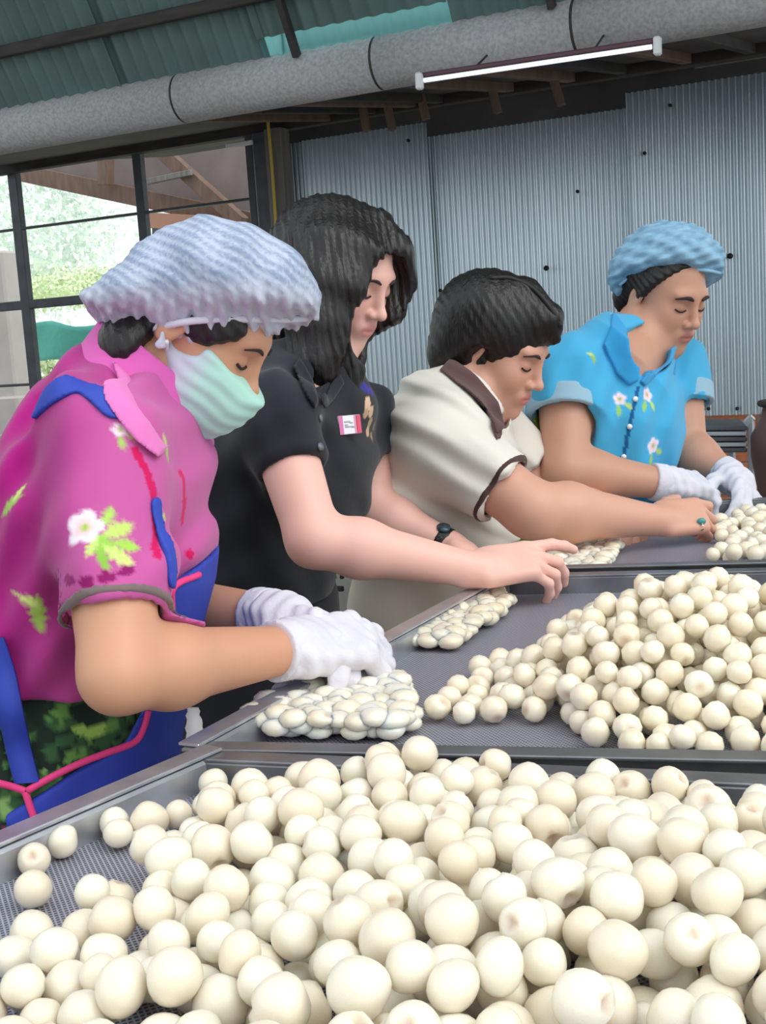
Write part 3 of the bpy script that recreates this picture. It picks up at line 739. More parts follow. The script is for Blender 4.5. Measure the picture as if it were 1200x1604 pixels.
# front tray: the scattered ones traced one by one, then the mass
scat = [(334, 1226, 23), (326, 1262, 25), (275, 1277, 23), (228, 1285, 30), (186, 1292, 24), (98, 1318, 25), (53, 1347, 26), (52, 1392, 30), (320, 1302, 26), (50, 1462, 35), (22, 1500, 36),
        (132, 1462, 38), (92, 1500, 33), (190, 1300, 18), (497, 1234, 26), (438, 1272, 28), (655, 1222, 26), (804, 1245, 27), (741, 1228, 26), (943, 1243, 28), (908, 1262, 24), (1060, 1267, 26), (1150, 1295, 27), (40, 1548, 36), (14, 1420, 0)]
fx = []
for x, y, rp in scat:
    if not rp: continue
    q = TP(x, y, .013); Z = to_px(q)[2]; r = min(max(rp*Z/FPX, .0112), .0145)
    q = TP(x, y, r); fx.append([q[0], q[1], ZT+r*.99, r])
for _ in range(40):                                # settle overlaps apart in the plane
    for i in range(len(fx)):
        for j in range(i):
            dx, dy = fx[i][0]-fx[j][0], fx[i][1]-fx[j][1]; d = math.hypot(dx, dy)+1e-9; m_ = (fx[i][3]+fx[j][3])*.97-d
            if m_ > 0: fx[i][0] += dx/d*m_/2; fx[i][1] += dy/d*m_/2; fx[j][0] -= dx/d*m_/2; fx[j][1] -= dy/d*m_/2
pf = poly_w([(-20, 1560), (70, 1490), (150, 1420), (215, 1395), (300, 1310), (370, 1278), (450, 1262), (560, 1238), (640, 1222), (760, 1240), (850, 1255), (960, 1255), (1080, 1275), (1330, 1300), (1420, 1720), (-160, 1760)])
c1_ = TP(1230, 1540)[:2]; c2_ = TP(560, 1330)[:2]; c3_ = TP(640, 1640)[:2]
def hfront(x, y):
    g1 = math.exp(-((x-c1_[0])**2+(y-c1_[1])**2)/.16**2); g2 = math.exp(-((x-c2_[0])**2+(y-c2_[1])**2)/.15**2); g3 = math.exp(-((x-c3_[0])**2+(y-c3_[1])**2)/.13**2)
    return .016+.042*g1+.022*g2+.026*g3
front = drop(620, pf, hfront, .0112, .0156, fx, 5)
pm = poly_w([(672, 1112), (700, 1085), (760, 1070), (745, 1045), (790, 1035), (850, 1055), (900, 1010), (960, 960), (1050, 950), (1330, 950), (1330, 1172), (960, 1168), (930, 1150), (880, 1120), (800, 1118), (700, 1118)])
hc = TP(1095, 1075)[:2]
def hmid(x, y):
    d = math.hypot(x-hc[0], (y-hc[1])); return .012+.088*max(0, 1-(d/.19)**1.6)
mid = drop(620, pm, hmid, .0112, .0135, [], 6)
pb = poly_w([(1112, 872), (1130, 850), (1110, 822), (1160, 800), (1330, 790), (1330, 868), (1190, 868), (1160, 880)])
back = drop(90, pb, lambda x, y: .05, .0112, .0135, [], 8)
def vis(Bs):
    A_ = np.array(Bs); px, py, Z = zip(*[to_px(b[:3]) for b in Bs]); px, py, Z = map(np.array, (px, py, Z)); rp = A_[:, 3]*FPX/Z
    rng = np.random.default_rng(0); out = np.zeros(len(Bs))
    a = rng.uniform(0, 6.283, 60); rr = np.sqrt(rng.uniform(0, 1, 60)); ox, oy = rr*np.cos(a), rr*np.sin(a)
    for i in range(len(Bs)):
        x = px[i]+ox*rp[i]; y = py[i]+oy*rp[i]; ok = (x > 0) & (x < 1200) & (y > 0) & (y < 1604)
        nr = (Z < Z[i]) & (np.hypot(px-px[i], py-py[i]) < rp+rp[i])
        for j in np.where(nr)[0]: ok &= (x-px[j])**2+(y-py[j])**2 > rp[j]**2
        out[i] = ok.mean()*rp[i]**2
    return out
fv = vis(front); order = np.argsort(-fv); keep = [i for i in order[:300] if fv[i] > 8]
rest = [front[i] for i in range(len(front)) if i not in set(keep)]+mid+back
print('FRUIT', len(front), len(keep), len(mid), len(back))
me_f = []
for i, (vs, fs, cl) in enumerate(FM):
    o_ = mesh_obj('fruit_master', vs, fs, m_long, col=cl); me_f.append(o_.data); bpy.data.objects.remove(o_)
rng = np.random.default_rng(11)
def rmat(rng):
    q = rng.normal(size=4); q /= np.linalg.norm(q); from mathutils import Quaternion
    return Quaternion(q).to_matrix()
ns = len(fx)
for i in keep:
    x, y, z, r = front[i]; o = bpy.data.objects.new('peeled_longan', me_f[int(rng.integers(0, 8))]); C.objects.link(o)
    M = Matrix.Translation((x, y, z)) @ rmat(rng).to_4x4() @ Matrix.Scale(r, 4); o.matrix_world = M
    own = {0: 'single peeled longan in the far left corner of the nearest tray', 1: 'peeled longan second from the far left corner of the nearest tray', 5: 'lone peeled longan against the bright left rim of the nearest tray', 6: 'upper of two stacked longans beside the bright left rim', 7: 'lower of two stacked longans beside the bright left rim, larger',
           14: 'round longan standing out against the dark far rim, left of the middle', 16: 'longan highest against the dark far rim, in the middle', 17: 'round longan alone against the dark far rim, right of the middle', 22: 'rightmost longan standing out against the dark far rim'}
    if i in own: lab, grp = own[i], None
    elif i < ns: lab, grp = 'round peeled white longan lying apart near the edge of the nearest tray', 'loose longans at the edge of the nearest tray'
    else: lab, grp = 'round peeled white longan in the mass filling the nearest tray', 'longans massed in the nearest tray'
    props(o, lab, 'fruit', grp)
def merged(name, items, seed, meshes=FL, flat=1.0, **k):
    rng = np.random.default_rng(seed); VV = []; FF = []; CC = []; n = 0
    for b in items:
        vs, fs, cl = meshes[int(rng.integers(0, 8))]; Mx = np.array(rmat(rng))
        q = (vs@Mx.T)*b[3]; q[:, 2] *= flat
        VV.append(q+np.array(b[:3])); FF.append(fs+n); CC.append(cl*np.array([1, .985, .95])**rng.uniform(0, 2.2)*rng.uniform(.93, 1.02)); n += len(vs)
    VV = np.concatenate(VV); at = VV.mean(0); at[2] = VV[:, 2].min()
    return mesh_obj(name, VV, np.concatenate(FF), m_long, col=np.concatenate(CC), at=at, kind='stuff', **k)
merged('peeled_longans', rest, 21, label='tall cream heap of peeled longans on the middle and far trays', cat='fruit')
def mat_patch(pts, seed, label, n, hm=.016, rr=(.0105, .013)):
    B = drop(n, poly_w(pts, .004), lambda x, y: hm, *rr, [], seed, floor_=ZT-.004, pack=.70, tries=8)
    B = [[x, y, ZT+.004+(z-ZT+.004)*.5, r*1.22] for x, y, z, r in B]
    merged('flattened_longans', B, seed, flat=.6, label=label, cat='fruit')
mat_patch([(386, 1150), (410, 1122), (470, 1092), (520, 1078), (585, 1085), (600, 1075), (628, 1085), (645, 1140), (612, 1156), (450, 1157)], 31, 'pile of flattened longans under the hands in white gloves at the left', 230, .030)
mat_patch([(645, 1012), (658, 990), (735, 950), (768, 934), (800, 945), (770, 975), (705, 1015)], 32, 'oblong mat of flattened longans under the bare hand of the black shirt', 240)
mat_patch([(852, 900), (862, 878), (895, 852), (962, 850), (968, 860), (940, 900)], 33, 'square mat of flattened longans under the arm with the white sleeve', 200)

# rack and jar behind the man in blue
ZR = 3.3
rk = empty('tray_rack', P(1110, 800, ZR)*V3(1, 1, 0), label='grey steel rack of stacked trays behind the blue shirt', cat='rack')
m_rk = mat('rack_steel', (172, 178, 184), rough=.4, metal=.5)
ru = nz(u+v*.25)
def rp(px, py, dz=0): return on_plane(px, py, P(1120, 700, ZR), np.cross(ru, zz))
for y, m_ in ((660, m_rim), (668, m_rk), (676, m_rim), (684, m_rk), (692, m_rim)):
    a_ = rp(1040, y); b_ = rp(1160, y-1); nb = np.cross(ru, zz); bevel_box('slat', (a_+b_)/2-nb*-.12, nz(b_-a_)*np.linalg.norm(b_-a_)/2, nb*.12, zz*.0055, m_rk if m_ is m_rk else m_steel, rk, bev=.002)
for px in (1146, 1176):
    a_ = rp(px, 655 if px > 1150 else 690); b_ = a_.copy(); b_[2] = 0; beam('upright', a_, b_, .018, .018, m_rk, rk, up=v)
a_ = rp(1040, 690); b_ = a_.copy(); b_[2] = 0; beam('upright', a_, b_, .02, .02, m_rk, rk, up=v)
beam('brace', rp(1140, 692), rp(1180, 652), .018, .022, m_rk, rk)
beam('rail', rp(1040, 700), rp(1150, 700), .018, .018, m_rk, rk)
jc = P(1232, 700, 3.0); jb = jc*V3(1, 1, 0)
jar = empty('clay_jar', jb, label='dark brown clay jar at the right edge behind the white glove', cat='jar')
prof = [(.05, 0), (.075, .02), (.088, .2), (.085, .5), (.06, .62), (.07, jc[2]-.02-.09), (.085, jc[2]-.02), (.085, jc[2]+.03), (.06, jc[2]+.075), (.055, jc[2]+.1), (.062, jc[2]+.11)]
vs = []; fs = []
for i, (r_, z_) in enumerate(prof):
    for j in range(28): a_ = 2*math.pi*j/28; vs.append(jb+V3(r_*math.cos(a_), r_*math.sin(a_), z_))
for i in range(len(prof)-1):
    for j in range(28): fs.append((i*28+j, i*28+(j+1) % 28, (i+1)*28+(j+1) % 28, (i+1)*28+j))
mesh_obj('body', vs, fs, mat('brown_glaze', (88, 62, 60), rough=.45, noise=(6, .5, (60, 44, 46))), jar)
tube('rim', [jb+V3(.06*math.cos(t), .06*math.sin(t), jc[2]+.11) for t in np.linspace(0, 6.283, 25)[:-1]], .008, m_dark, jar, seg=8, closed=True)

cb = P(500, 950, 2.35)*V3(1, 1, 0)
cr = empty('plastic_crate', cb, label='white plastic crate with dark slots between the black shirt and the cream trousers', cat='crate')
m_cr = mat('white_plastic', (232, 232, 232), rough=.5); zt2 = P(520, 868, 2.35)[2]
for k_ in range(3):
    hh = zt2/3; bevel_box('crate_box', cb+zz*(hh*(k_+.5)), u*.075, v*.12, zz*(hh/2-.003), m_cr, cr, bev=.008)
for px, py, wx, wz in ((519, 893, .008, .016), (527, 893, .008, .003), (535, 893, .003, .016), (524, 922, .018, .0045), (524, 965, .018, .0045)):
    q = on_plane(px, py, cb-v*.12, v); bevel_box('slot', q, u*wx, v*.004, zz*wz, m_black, cr, bev=.001)

# ================================================================== THE PEOPLE
def skin(name, rgb, rough=.5): return mat(name, rgb, rough=rough, attr=True, sss=.12, sss_r=(1, .4, .25), sss_s=.008, bump=(220, .08, .001))
m_hair = mat('black_hair', (14, 12, 13), rough=.40, bump=(60, .6, .004, (3, 3, .4)), noise=(30, .6, (34, 28, 28), (3, 3, .5)))
m_brow = mat('dark_brow', (52, 38, 36), rough=.8); m_lash = mat('dark_lashes', (38, 26, 25), rough=.7)
def cloth(name, bump=(90, .25, .0015)): return mat(name, (128, 128, 128), rough=.85, attr=True, bump=bump, sheen=.15, spec=.25)
def glove_mat(): return mat('white_knit_glove', (220, 219, 228), rough=.9, bump=(300, .5, .001), noise=(40, .3, (190, 188, 202)))
m_glove = glove_mat()
def clip_sleeve(sh, el, t, r0, r1, ell_=None):
    sh, el = np.asarray(sh), np.asarray(el); c = sh+(el-sh)*t; d = nz(el-sh)
    s = cone(sh, sh+(el-sh)*(t+.15), r0, r1); return inter(s, plane(c, d), .004), c, d
def legs(name, hipc, lat, m, base, root, rgb, dx=.09, r=(.088, .062, .055), h=.007, foot_dir=u, shoe=(40, 38, 38), z_end=.06):
    ss = []
    fr = nz(foot_dir)
    for q in (-1, 1):
        a = hipc+lat*q*dx; kn = a*V3(1, 1, .52)+lat*q*.01+fr*.02; an = a*V3(1, 1, 0)+zz*z_end
        ss.append(uni(seg_ell(a, kn, (r[0], r[0]*1.05), (r[1], r[1]*1.05), lat), seg_ell(kn, an, (r[1], r[1]), (r[2], r[2]), lat), k=.03))
        f = uni(ell(an*V3(1, 1, 0)+fr*.05+zz*.032, (.047, .115, .032), [lat, fr, zz]), cone(an*V3(1, 1, 0)+zz*.04-fr*.03, an*V3(1, 1, 0)+zz*.075-fr*.02, .037, .034), k=.02)
        f = inter(f, plane(an*V3(1, 1, 0)+zz*.001, -zz))
        sdf_obj('shoe', f, .007, mat('shoe_leather', shoe, rough=.5), root)
    ss.append(seg_ell(hipc+zz*.05, hipc-zz*.04, (dx+r[0]*.75, r[0]*1.1), (dx+r[0]*.8, r[0]*1.1), lat))
    return sdf_obj(name, uni(*ss, k=.04), h, m, root, base=rgb)
def cover(shirt, tor, aR, cR, dR, aL, cL, dL, th=.005):
    return uni(shirt, grow(uni(tor, inter(inter(aR, cone(cR-dR*.3, cR, .09, .085)), plane(cR, dR)), inter(inter(aL, cone(cL-dL*.3, cL, .09, .085)), plane(cL, dL)), k=.03), th), k=.012)
def trim(shirt, c, d, w_=.007, th=.0012, r=.062):
    s = inter(inter(grow(shirt, th), plane(c-d*w_, -d)), plane(c+d*.001, d)); s = inter(s, cone(c-d*.05, c+d*.02, r, r)); s.lo = c-r; s.hi = c+r; return s
def neck_hole(shirt, nb, h, r0, r1, k=.006): return sub(shirt, cone(nb, h.p(0, -.015, -.045), r0, r1), k)
def person(label, skin_rgb, s_body, paint, at, mname, h=.0026):
    return sdf_obj('person', s_body, h, skin(mname, skin_rgb), None, paint=paint, base=skin_rgb, at=at, label=label, cat='person')
def ground(q): return V3(q[0], q[1], 0)
def patch(name, S_, pts_px, th, m, root, o, ax, ay, h=.003, base=None, paint=None, smooth=1):
    """a piece of cloth lying on a surface: a skin of the surface, th thick, cut to an outline"""
    hs = [hit(S_, *p) if len(p) == 2 else P(*p) for p in pts_px]
    pl = [((q-o)@ax, (q-o)@ay) for q in hs]
    s = inter(inter(grow(S_, th), grow(S_, -.004) if False else S(lambda p: -S_.f(p)-.004, (-9,)*3, (9,)*3)), prism(pl, o, ax, ay), .002)
    lo = np.min(hs, 0)-.06; hi = np.max(hs, 0)+.06
    s.lo = lo; s.hi = hi
    return s, hs

# ---------------------------------------------------------------- 1: pink shirt, blue apron, white hairnet, green mask
def build_first():
    fb = nz(R*.99+F*.02); fb[2] = 0; fb = nz(fb); lat = nz(np.cross(zz, fb)+zz*.25)          # lat = her left (away), near shoulder dropped
    h = Fr(P(314, 506, 1.22), R*.79-U*.612+T*.03); sc = .765; hs = head_sdf(h, sc)
    sp = [P(40, 1210, 1.25), P(80, 1020, 1.25), P(138, 832, 1.25), P(182, 702, 1.24), P(200, 625, 1.23)]
    rd = [(.13, .10), (.135, .107), (.15, .098), (.115, .066), (.055, .05)]
    tor = loft(sp, rd, lat, .04)
    neck = cone(P(205, 640, 1.23), h.p(0, -.02, -.06), .047, .047)
    sR, eR, wR = P(165, 705, 1.10), P(186, 1056, 1.02), P(445, 1018, 1.19)
    sL, eL, wL = P(235, 700, 1.40), P(222, 950, 1.42), P(415, 965, 1.30)
    aR = arm_sdf(sR, eR, wR, (.05, .0315, .0345, .0235)); aL = arm_sdf(sL, eL, wL, (.05, .037, .0365, .024))
    hR = hand_sdf(wR, P(535, 1005, 1.22)-wR, U*.75+T*.6-R*.1, F*.9+U*.2, [(.6, .7, .4), (.75, .75, .4), (.8, .8, .4), (.85, .8, .4)], .96, .12)
    hL = hand_sdf(wL, P(525, 985, 1.25)-wL, U*.85+F*.3, T, [(.5, .6, .3), (.6, .65, .3), (.65, .7, .3), (.7, .7, .3)], .96, .1, (.75, .4, -.5))
    body = uni(uni(hs, neck, k=.025), tor, aR, aL, k=.03); body = uni(body, grow(hR, -.003), grow(hL, -.003), k=.012)
    at = ground(sp[0])
    root = person('person in a pink floral shirt, blue apron, white hairnet and green face mask', (206, 152, 122), body, skin_paint(h, sc, (170, 100, 90)), at, 'tan_skin')
    face_parts(root, h, hs, sc, m_brow, m_lash, .0022)
    # shirt
    shirt = uni(loft(sp[1:4]+[P(192, 650, 1.235)], [(a+.020, b+.016) for a, b in rd[1:4]]+[(.085, .07)], lat, .05), seg_ell(sp[0]+zz*.06, sp[1], (.17, .135), (.157, .128), lat), k=.04)
    slR, cR, dR = clip_sleeve(P(146, 705, 1.12), eR, .76, .064, .046)
    slL, cL, dL = clip_sleeve(sL, eL, .55, .064, .050)
    shirt = uni(shirt, slR, k=.026); shirt = uni(shirt, slL, k=.045)
    shirt = disp(shirt, waves((nz(R+U*.25), .07, .6, 1.0), (nz(R*.8-U*.6), .045, 2.1, .6), (nz(R*.5+U), .11, 1.1, .6)), .0060)
    shirt = cover(shirt, tor, aR, cR, dR, aL, cL, dL)
    shirt = inter(shirt, plane(P(60, 1046, 1.2), -zz-.12*R), .004)
    shirt = sub(shirt, cone(cR-dR*.03, eR+dR*.02, .0425, .0425), .003); shirt = sub(shirt, cone(cL-dL*.03, eL, .043, .043), .003)
    shirt = neck_hole(shirt, P(222, 640, 1.22), h, .050, .072)
    base = (204, 84, 168)
    sh_hit = shirt
    anchors = []
    for px, py, sz_, kd, rot in ((148, 832, .026, 'spray', 0), (190, 676, .011, 'flower', .4), (262, 705, .014, 'leaf', .8), (15, 790, .02, 'leaf', .3), (250, 800, .010, 'flower', .2), (60, 960, .02, 'leaf', 1.2)):
        q = hit(sh_hit, px, py)
        if q is not None: anchors.append((q, normal(sh_hit, q), sz_, kd, rot))
    stripes = []
    for pl in ([(212, 705), (232, 745), (243, 800), (246, 870)], [(283, 740), (288, 800), (300, 870)], [(100, 905), (130, 912), (165, 905), (200, 893)]):
        stripes.append([x for x in (hit(sh_hit, *p) for p in pl) if x is not None])
    def paint(V, col):
        # painted shading: deep pink back, paler lit front, dark vertical fold bands
        t = (V-sp[2])@nz(fb*1.0-zz*.12); band = np.clip(.5+.5*np.sin(t*48+.9+.7*np.sin((V@zz)*13)), 0, 1)[:, None]**2
        fr_ = np.clip((t+.03)/.09, 0, 1)[:, None]
        col = lin((168, 18, 122))*(1-fr_)+lin((190, 88, 154))*fr_
        col = col*(1-.45*band*(1-fr_))+lin((120, 20, 92))*.45*band*(1-fr_)
        for a in anchors: motif(V, col, a[0], a[1], zz, a[2], a[3], a[4])
        for i, st_ in enumerate(stripes):
            st_ = spline(st_, 40) if len(st_) > 2 else st_
            for q in st_:
                d = np.linalg.norm(V-q, axis=1); w_ = .0042 if i < 2 else .003*(1+.8*math.sin(q[0]*400)); k = d < w_; col[k] = lin((200, 10, 90)) if i < 2 else lin((140, 20, 100))
        return col
    sdf_obj('shirt', shirt, .0034, cloth('pink_cotton'), root, paint=paint, base=base)
    sdf_obj('sleeve_hem', trim(shirt, cR, dR, .006, r=.07), .0022, cloth('grey_lining'), root, base=(120, 104, 104), label='grey lining at the sleeve edge')
    # collar
    nax = nz(h.p(0, -.02, -.06)-P(205, 640, 1.23)); nb = P(200, 645, 1.23)
    ring = sub(cone(nb, nb+nax*.085, .079, .058), cone(nb-nax*.02, nb+nax*.12, .071, .050)); 
    ring = inter(ring, plane(nb+nax*.062-R*.0, nz(nax+R*.35)), .002)
    ring = sub(ring, inter(cone(nb+R*.075+nax*.05, nb+R*.075-nax*.05, .035, .022), plane(nb+F*9, F)), .003)
    sdf_obj('collar', ring, .0026, cloth('collar_cotton'), root, base=(216, 100, 180))
    flap, hp = patch('collar_flap', uni(shirt, grow(neck, .012), k=.02), [(176, 560), (208, 620), (236, 662), (266, 698), (252, 716), (205, 680), (166, 622)], .007, None, root, sp[3], fb, zz)
    sdf_obj('collar_flap', flap, .0026, cloth('collar_cotton'), root, base=(222, 120, 188))
    # skirt
    hip = P(45, 1200, 1.26)
    skirt = loft([P(78, 1035, 1.25), hip, hip*V3(1, 1, 0)+zz*.45, hip*V3(1, 1, 0)+zz*.18], [(.150, .122), (.172, .142), (.19, .16), (.2, .17)], lat, .04)
    skirt = inter(skirt, plane(hip*V3(1, 1, 0)+zz*.2, -zz)); skirt = inter(skirt, plane(P(78, 1005, 1.25), zz))
    skirt = disp(skirt, waves((R, .06, 0, 1), (nz(R+U*.3), .1, 1, .7)), .004)
    lcol = [lin(c) for c in ((104, 152, 74), (58, 96, 58), (30, 46, 38), (164, 204, 96), (78, 120, 68), (38, 60, 46), (130, 172, 100), (168, 60, 120))]
    def leafp(V, col):
        rng = np.random.default_rng(4); col[:] = lin((32, 48, 40)); cand = np.where(V[:, 2] > .55)[0]; ids = rng.choice(cand, 3600)
        for i in ids:
            d = V-V[i]; k = np.where(np.abs(d).max(1) < .022)[0]
            a = nz(rng.normal(size=3)); dd = d[k]; l = dd@a; q = np.sqrt(np.maximum((dd**2).sum(1)-l*l, 0)); L_ = rng.uniform(.008, .02)
            col[k[q < L_*.38*(1-(l/L_)**2)]] = lcol[rng.choice(8, p=[.17, .2, .2, .06, .18, .13, .05, .01])]
        return col
    sdf_obj('skirt', skirt, .005, cloth('leafy_print'), root, paint=leafp, base=(30, 44, 34))
    legs('leggings', hip*V3(1, 1, 1)-zz*.1, lat, cloth('dark_leggings'), None, root, (40, 38, 44), .08, (.07, .052, .042))
    # apron: bib, front and its bands
    cl = grow(uni(shirt, skirt, k=.03), .004)
    m_ap = mat('royal_blue_apron', (36, 56, 168), rough=.7, bump=(60, .3, .002), noise=(8, .35, (58, 92, 190)))
    m_pipe = mat('pink_piping', (232, 62, 132), rough=.7)
    tors = uni(loft(sp, [(a+.02, b+.02) for a, b in rd], lat, .05), skirt, k=.03)
    o = sp[1]; fz = fb
    def pc(px, py, Z=1.14): q = P(px, py, Z); return ((q-o)@fz, (q-o)@zz)
    outline = [pc(x, y) for x, y in ((345, 878), (263, 915), (258, 985), (244, 1060), (222, 1112), (198, 1160), (120, 1192), (35, 1240), (60, 1320), (80, 1420), (600, 1420), (600, 900))]
    ap = inter(grow(tors, .008), S(lambda p: -tors.f(p)-.003, (-9,)*3, (9,)*3))
    ap = inter(ap, prism(outline, o, fz, zz), .003)
    ap.lo = np.minimum(P(-60, 1420, 1.1), P(300, 850, 1.1))-.12; ap.hi = np.maximum(P(-60, 1420, 1.4), P(400, 850, 1.4))+.12
    ap.lo[2] = .62
    sdf_obj('apron', ap, .0032, m_ap, root)
    def on_t(pl, off=.008, S_=None):
        out = []
        for x, y in pl:
            q = hit(S_ or tors, x, y)
            if q is not None: out.append(q+normal(S_ or tors, q)*off)
        return out
    for pl in ([(258, 984), (259, 950), (262, 917), (300, 898), (330, 885)], [(222, 1110), (214, 1138), (200, 1160), (160, 1176), (120, 1192), (80, 1213), (45, 1236)], [(42, 1237), (50, 1262), (58, 1290), (62, 1325)], [(42, 1236), (20, 1230), (-5, 1225)]):
        pp = on_t(pl)
        if len(pp) > 2: tube('piping', spline(pp, 30), .0034, m_pipe, root, seg=8)
    pk, _ = P(1, 1, 1), 0
    # shoulder band crossing the back and the waist tie
    for pl, wd in (([(60, 640), (90, 612), (125, 607), (155, 622), (178, 642)], .011), ):
        pp = on_t(pl, .004, shirt)
        if len(pp) > 2:
            pp = spline(pp, 24); s = chain(pp, [wd]*len(pp), .002); s = inter(inter(s, grow(shirt, .0045)), S(lambda p: -shirt.f(p)-.004, (-9,)*3, (9,)*3)); s.lo, s.hi = np.min(pp, 0)-.03, np.max(pp, 0)+.03
            sdf_obj('apron_band', s, .0024, m_ap, root)
    for pl in ([(243, 790), (258, 850), (268, 910)], [(296, 770), (318, 830), (340, 880)]):
        pp = on_t(pl, .004, shirt)
        if len(pp) > 2:
            pp = spline(pp, 24); s = chain(pp, [.007]*len(pp), .002); s = inter(inter(s, grow(shirt, .0045)), S(lambda p: -shirt.f(p)-.004, (-9,)*3, (9,)*3)); s.lo, s.hi = np.min(pp, 0)-.03, np.max(pp, 0)+.03
            sdf_obj('apron_band', s, .0024, m_ap, root)
    tb_ = on_t([(-8, 1000), (3, 1050), (14, 1110), (30, 1170), (46, 1225)], .006, cl)
    tb_ = spline(tb_, 24); vs = []; fs = []
    for i, q in enumerate(tb_):
        for a, b in ((-1, -1), (1, -1), (1, 1), (-1, 1)): vs.append(q+fb*.011*a+T*.0022*b)
        if i: k = (i-1)*4; fs += [(k+j, k+(j+1) % 4, k+4+(j+1) % 4, k+4+j) for j in range(4)]
    mesh_obj('apron_tie', vs, fs, m_ap, root)
    rf = spline([P(302, 1108, 1.13), P(305, 1140, 1.13), P(308, 1180, 1.13), P(310, 1215, 1.13)], 16); vs = []; fs = []
    for i, q in enumerate(rf):
        wq = .005+.0035*min(i/6, 1)
        for a, b in ((-1, -1), (1, -1), (1, 1), (-1, 1)): vs.append(q+R*wq*a+.001*math.sin(i*2.3)*R+T*.002*b)
        if i: k = (i-1)*4; fs += [(k+j, k+(j+1) % 4, k+4+(j+1) % 4, k+4+j) for j in range(4)]
    mesh_obj('apron_edging', vs, fs, mat('white_edging', (226, 224, 226), rough=.9), root, label='white edging on the apron front')
    # white crest stitched on the bib
    pp = on_t([(305, 1000), (312, 990), (322, 986), (333, 990), (340, 998)], .009)
    if len(pp) > 2: tube('embroidery', spline(pp, 20), .0018, m_white, root, seg=6)
    pp = on_t([(318, 992), (326, 975), (330, 955)], .009)
    if len(pp) > 2: tube('embroidery', spline(pp, 14), .0016, m_white, root, seg=6)
    # gloves
    for hd, w_, e_ in ((hR, wR, eR), (hL, wL, eL)):
        d = nz(w_-e_); g = grow(hd, .003); g = uni(g, cone(w_-d*.012, w_+d*.03, .0285, .027), k=.012)
        g = disp(g, waves((nz(d+U*.4), .016, 0, 1), (nz(U+R*.2), .022, 1, .8)), .0009)
        g = inter(g, plane(w_-d*.012, -d)); gl = sdf_obj('glove', g, .0024, m_glove, root)
        cu = inter(inter(cone(w_-d*.05, w_+d*.03, .0305, .0305), plane(w_-d*.016, -d)), plane(w_+d*.008, d)); sdf_obj('cuff', cu, .0024, m_glove, gl)
    # hair under the net
    hair = uni(h.ell((0, -.016*sc, .032*sc), (.078*sc, .094*sc, .080*sc)), h.ell((0, -.062*sc, -.052*sc), (.056*sc, .046*sc, .075*sc)), k=.03)
    hair0 = hair
    hair = uni(hair, h.ell((.056*sc, .030*sc, .018*sc), (.020*sc, .042*sc, .036*sc)), h.ell((-.056*sc, .030*sc, .018*sc), (.020*sc, .042*sc, .036*sc)), k=.015)
    hair = uni(hair, cone(P(205, 545, 1.19), P(222, 600, 1.2), .03, .024), k=.03)
    hair = inter(hair, uni(h.plane((0, -.02, 0), (0, 1, 0)), inter(h.plane((0, .056, .022), (0, .8, -.75)), h.plane((0, 0, -.012), (0, .1, -1))), k=.01), .006)
    sdf_obj('hair', disp(hair, waves((nz(h.Z+h.Y*.5), .012, 0, 1)), .0008), .0026, m_hair, root)
    # hairnet
    e = lambda x, y, rx, ry, rz, ang, Z=1.22: ell(P(x, y, Z), (rx*Z/FPX, ry*Z/FPX, rz), [math.cos(ang)*R+math.sin(ang)*U, -math.sin(ang)*R+math.cos(ang)*U, T])
    net = uni(e(365, 452, 126, 98, .105, -.28), e(232, 470, 104, 52, .085, .22), e(430, 480, 62, 58, .08, -.3), k=.035)
    net = inter(net, plane(P(350, 500, 1.22), nz(-U+R*.02)), .010)
    net = inter(net, plane(P(215, 522, 1.22), nz(-U-R*.50)), .010)
    net = uni(net, inter(grow(hair0, .003), plane(P(215, 520, 1.22), nz(-U-R*.35))), k=.03)
    g1 = waves((nz(U*.8+R*.5), .0092, 0, 1)); g2 = waves((nz(R-U*.25), .05, 1, 1.2), (nz(R+U), .034, 2, .8)); gr_ = waves((nz(R), .012, 0, 1), (nz(R+U*.4), .02, 1, .6))
    brim = lambda V: np.clip(1-np.minimum(-((V-P(350, 500, 1.22))@nz(-U+R*.02)), -((V-P(215, 522, 1.22))@nz(-U-R*.50)))/.022, 0, 1)
    net = disp(net, g1, .0006); net = disp(net, g2, .0013); n0 = net
    net = S(lambda p: n0.f(p)+(gr_(p)*brim(p)*.0022).astype(np.float32), n0.lo, n0.hi)
    def npaint(V, col):
        t = np.clip(.5+.35*g1(V.astype(np.float32))+.15*g2(V.astype(np.float32))+np.random.default_rng(2).normal(0, .22, len(V)), 0, 1)[:, None]; col = lin((136, 152, 180))*(1-t)+lin((190, 202, 222))*t
        b_ = (brim(V)**.8)[:, None]*.75; return col*(1-b_)+lin((214, 214, 230))*b_
    m_net = mat('hairnet_gauze', rough=.85, alpha=.93, attr=True)
    nt_o = sdf_obj('hairnet', net, .0026, m_net, root, paint=npaint, base=(190, 200, 220))
    rim = [x for x in (hit(net, px, py) for px, py in ((215, 519), (250, 512), (290, 504), (340, 500), (400, 500), (450, 500), (480, 498))) if x is not None]
    tube('elastic_band', spline(rim, 40), .0036, mat('hairnet_band', (222, 222, 234), rough=.9), nt_o, seg=8)
    # face mask
    mk = uni(grow(hs, .005), h.ell((0, .075*sc, -.05*sc), (.050*sc, .052*sc, .058*sc)), h.ell((0, .045*sc, -.075*sc), (.062*sc, .05*sc, .05*sc)), k=.02)
    mk = inter(mk, h.plane((0, .09*sc, -.020*sc), (0, .30, 1)), .004)
    mk = inter(mk, h.plane((0, -.012*sc, -.05*sc), (0, -1, -.1)), .004)
    mk = inter(mk, h.plane((0, .04*sc, -.128*sc), (0, .1, -1)), .006)
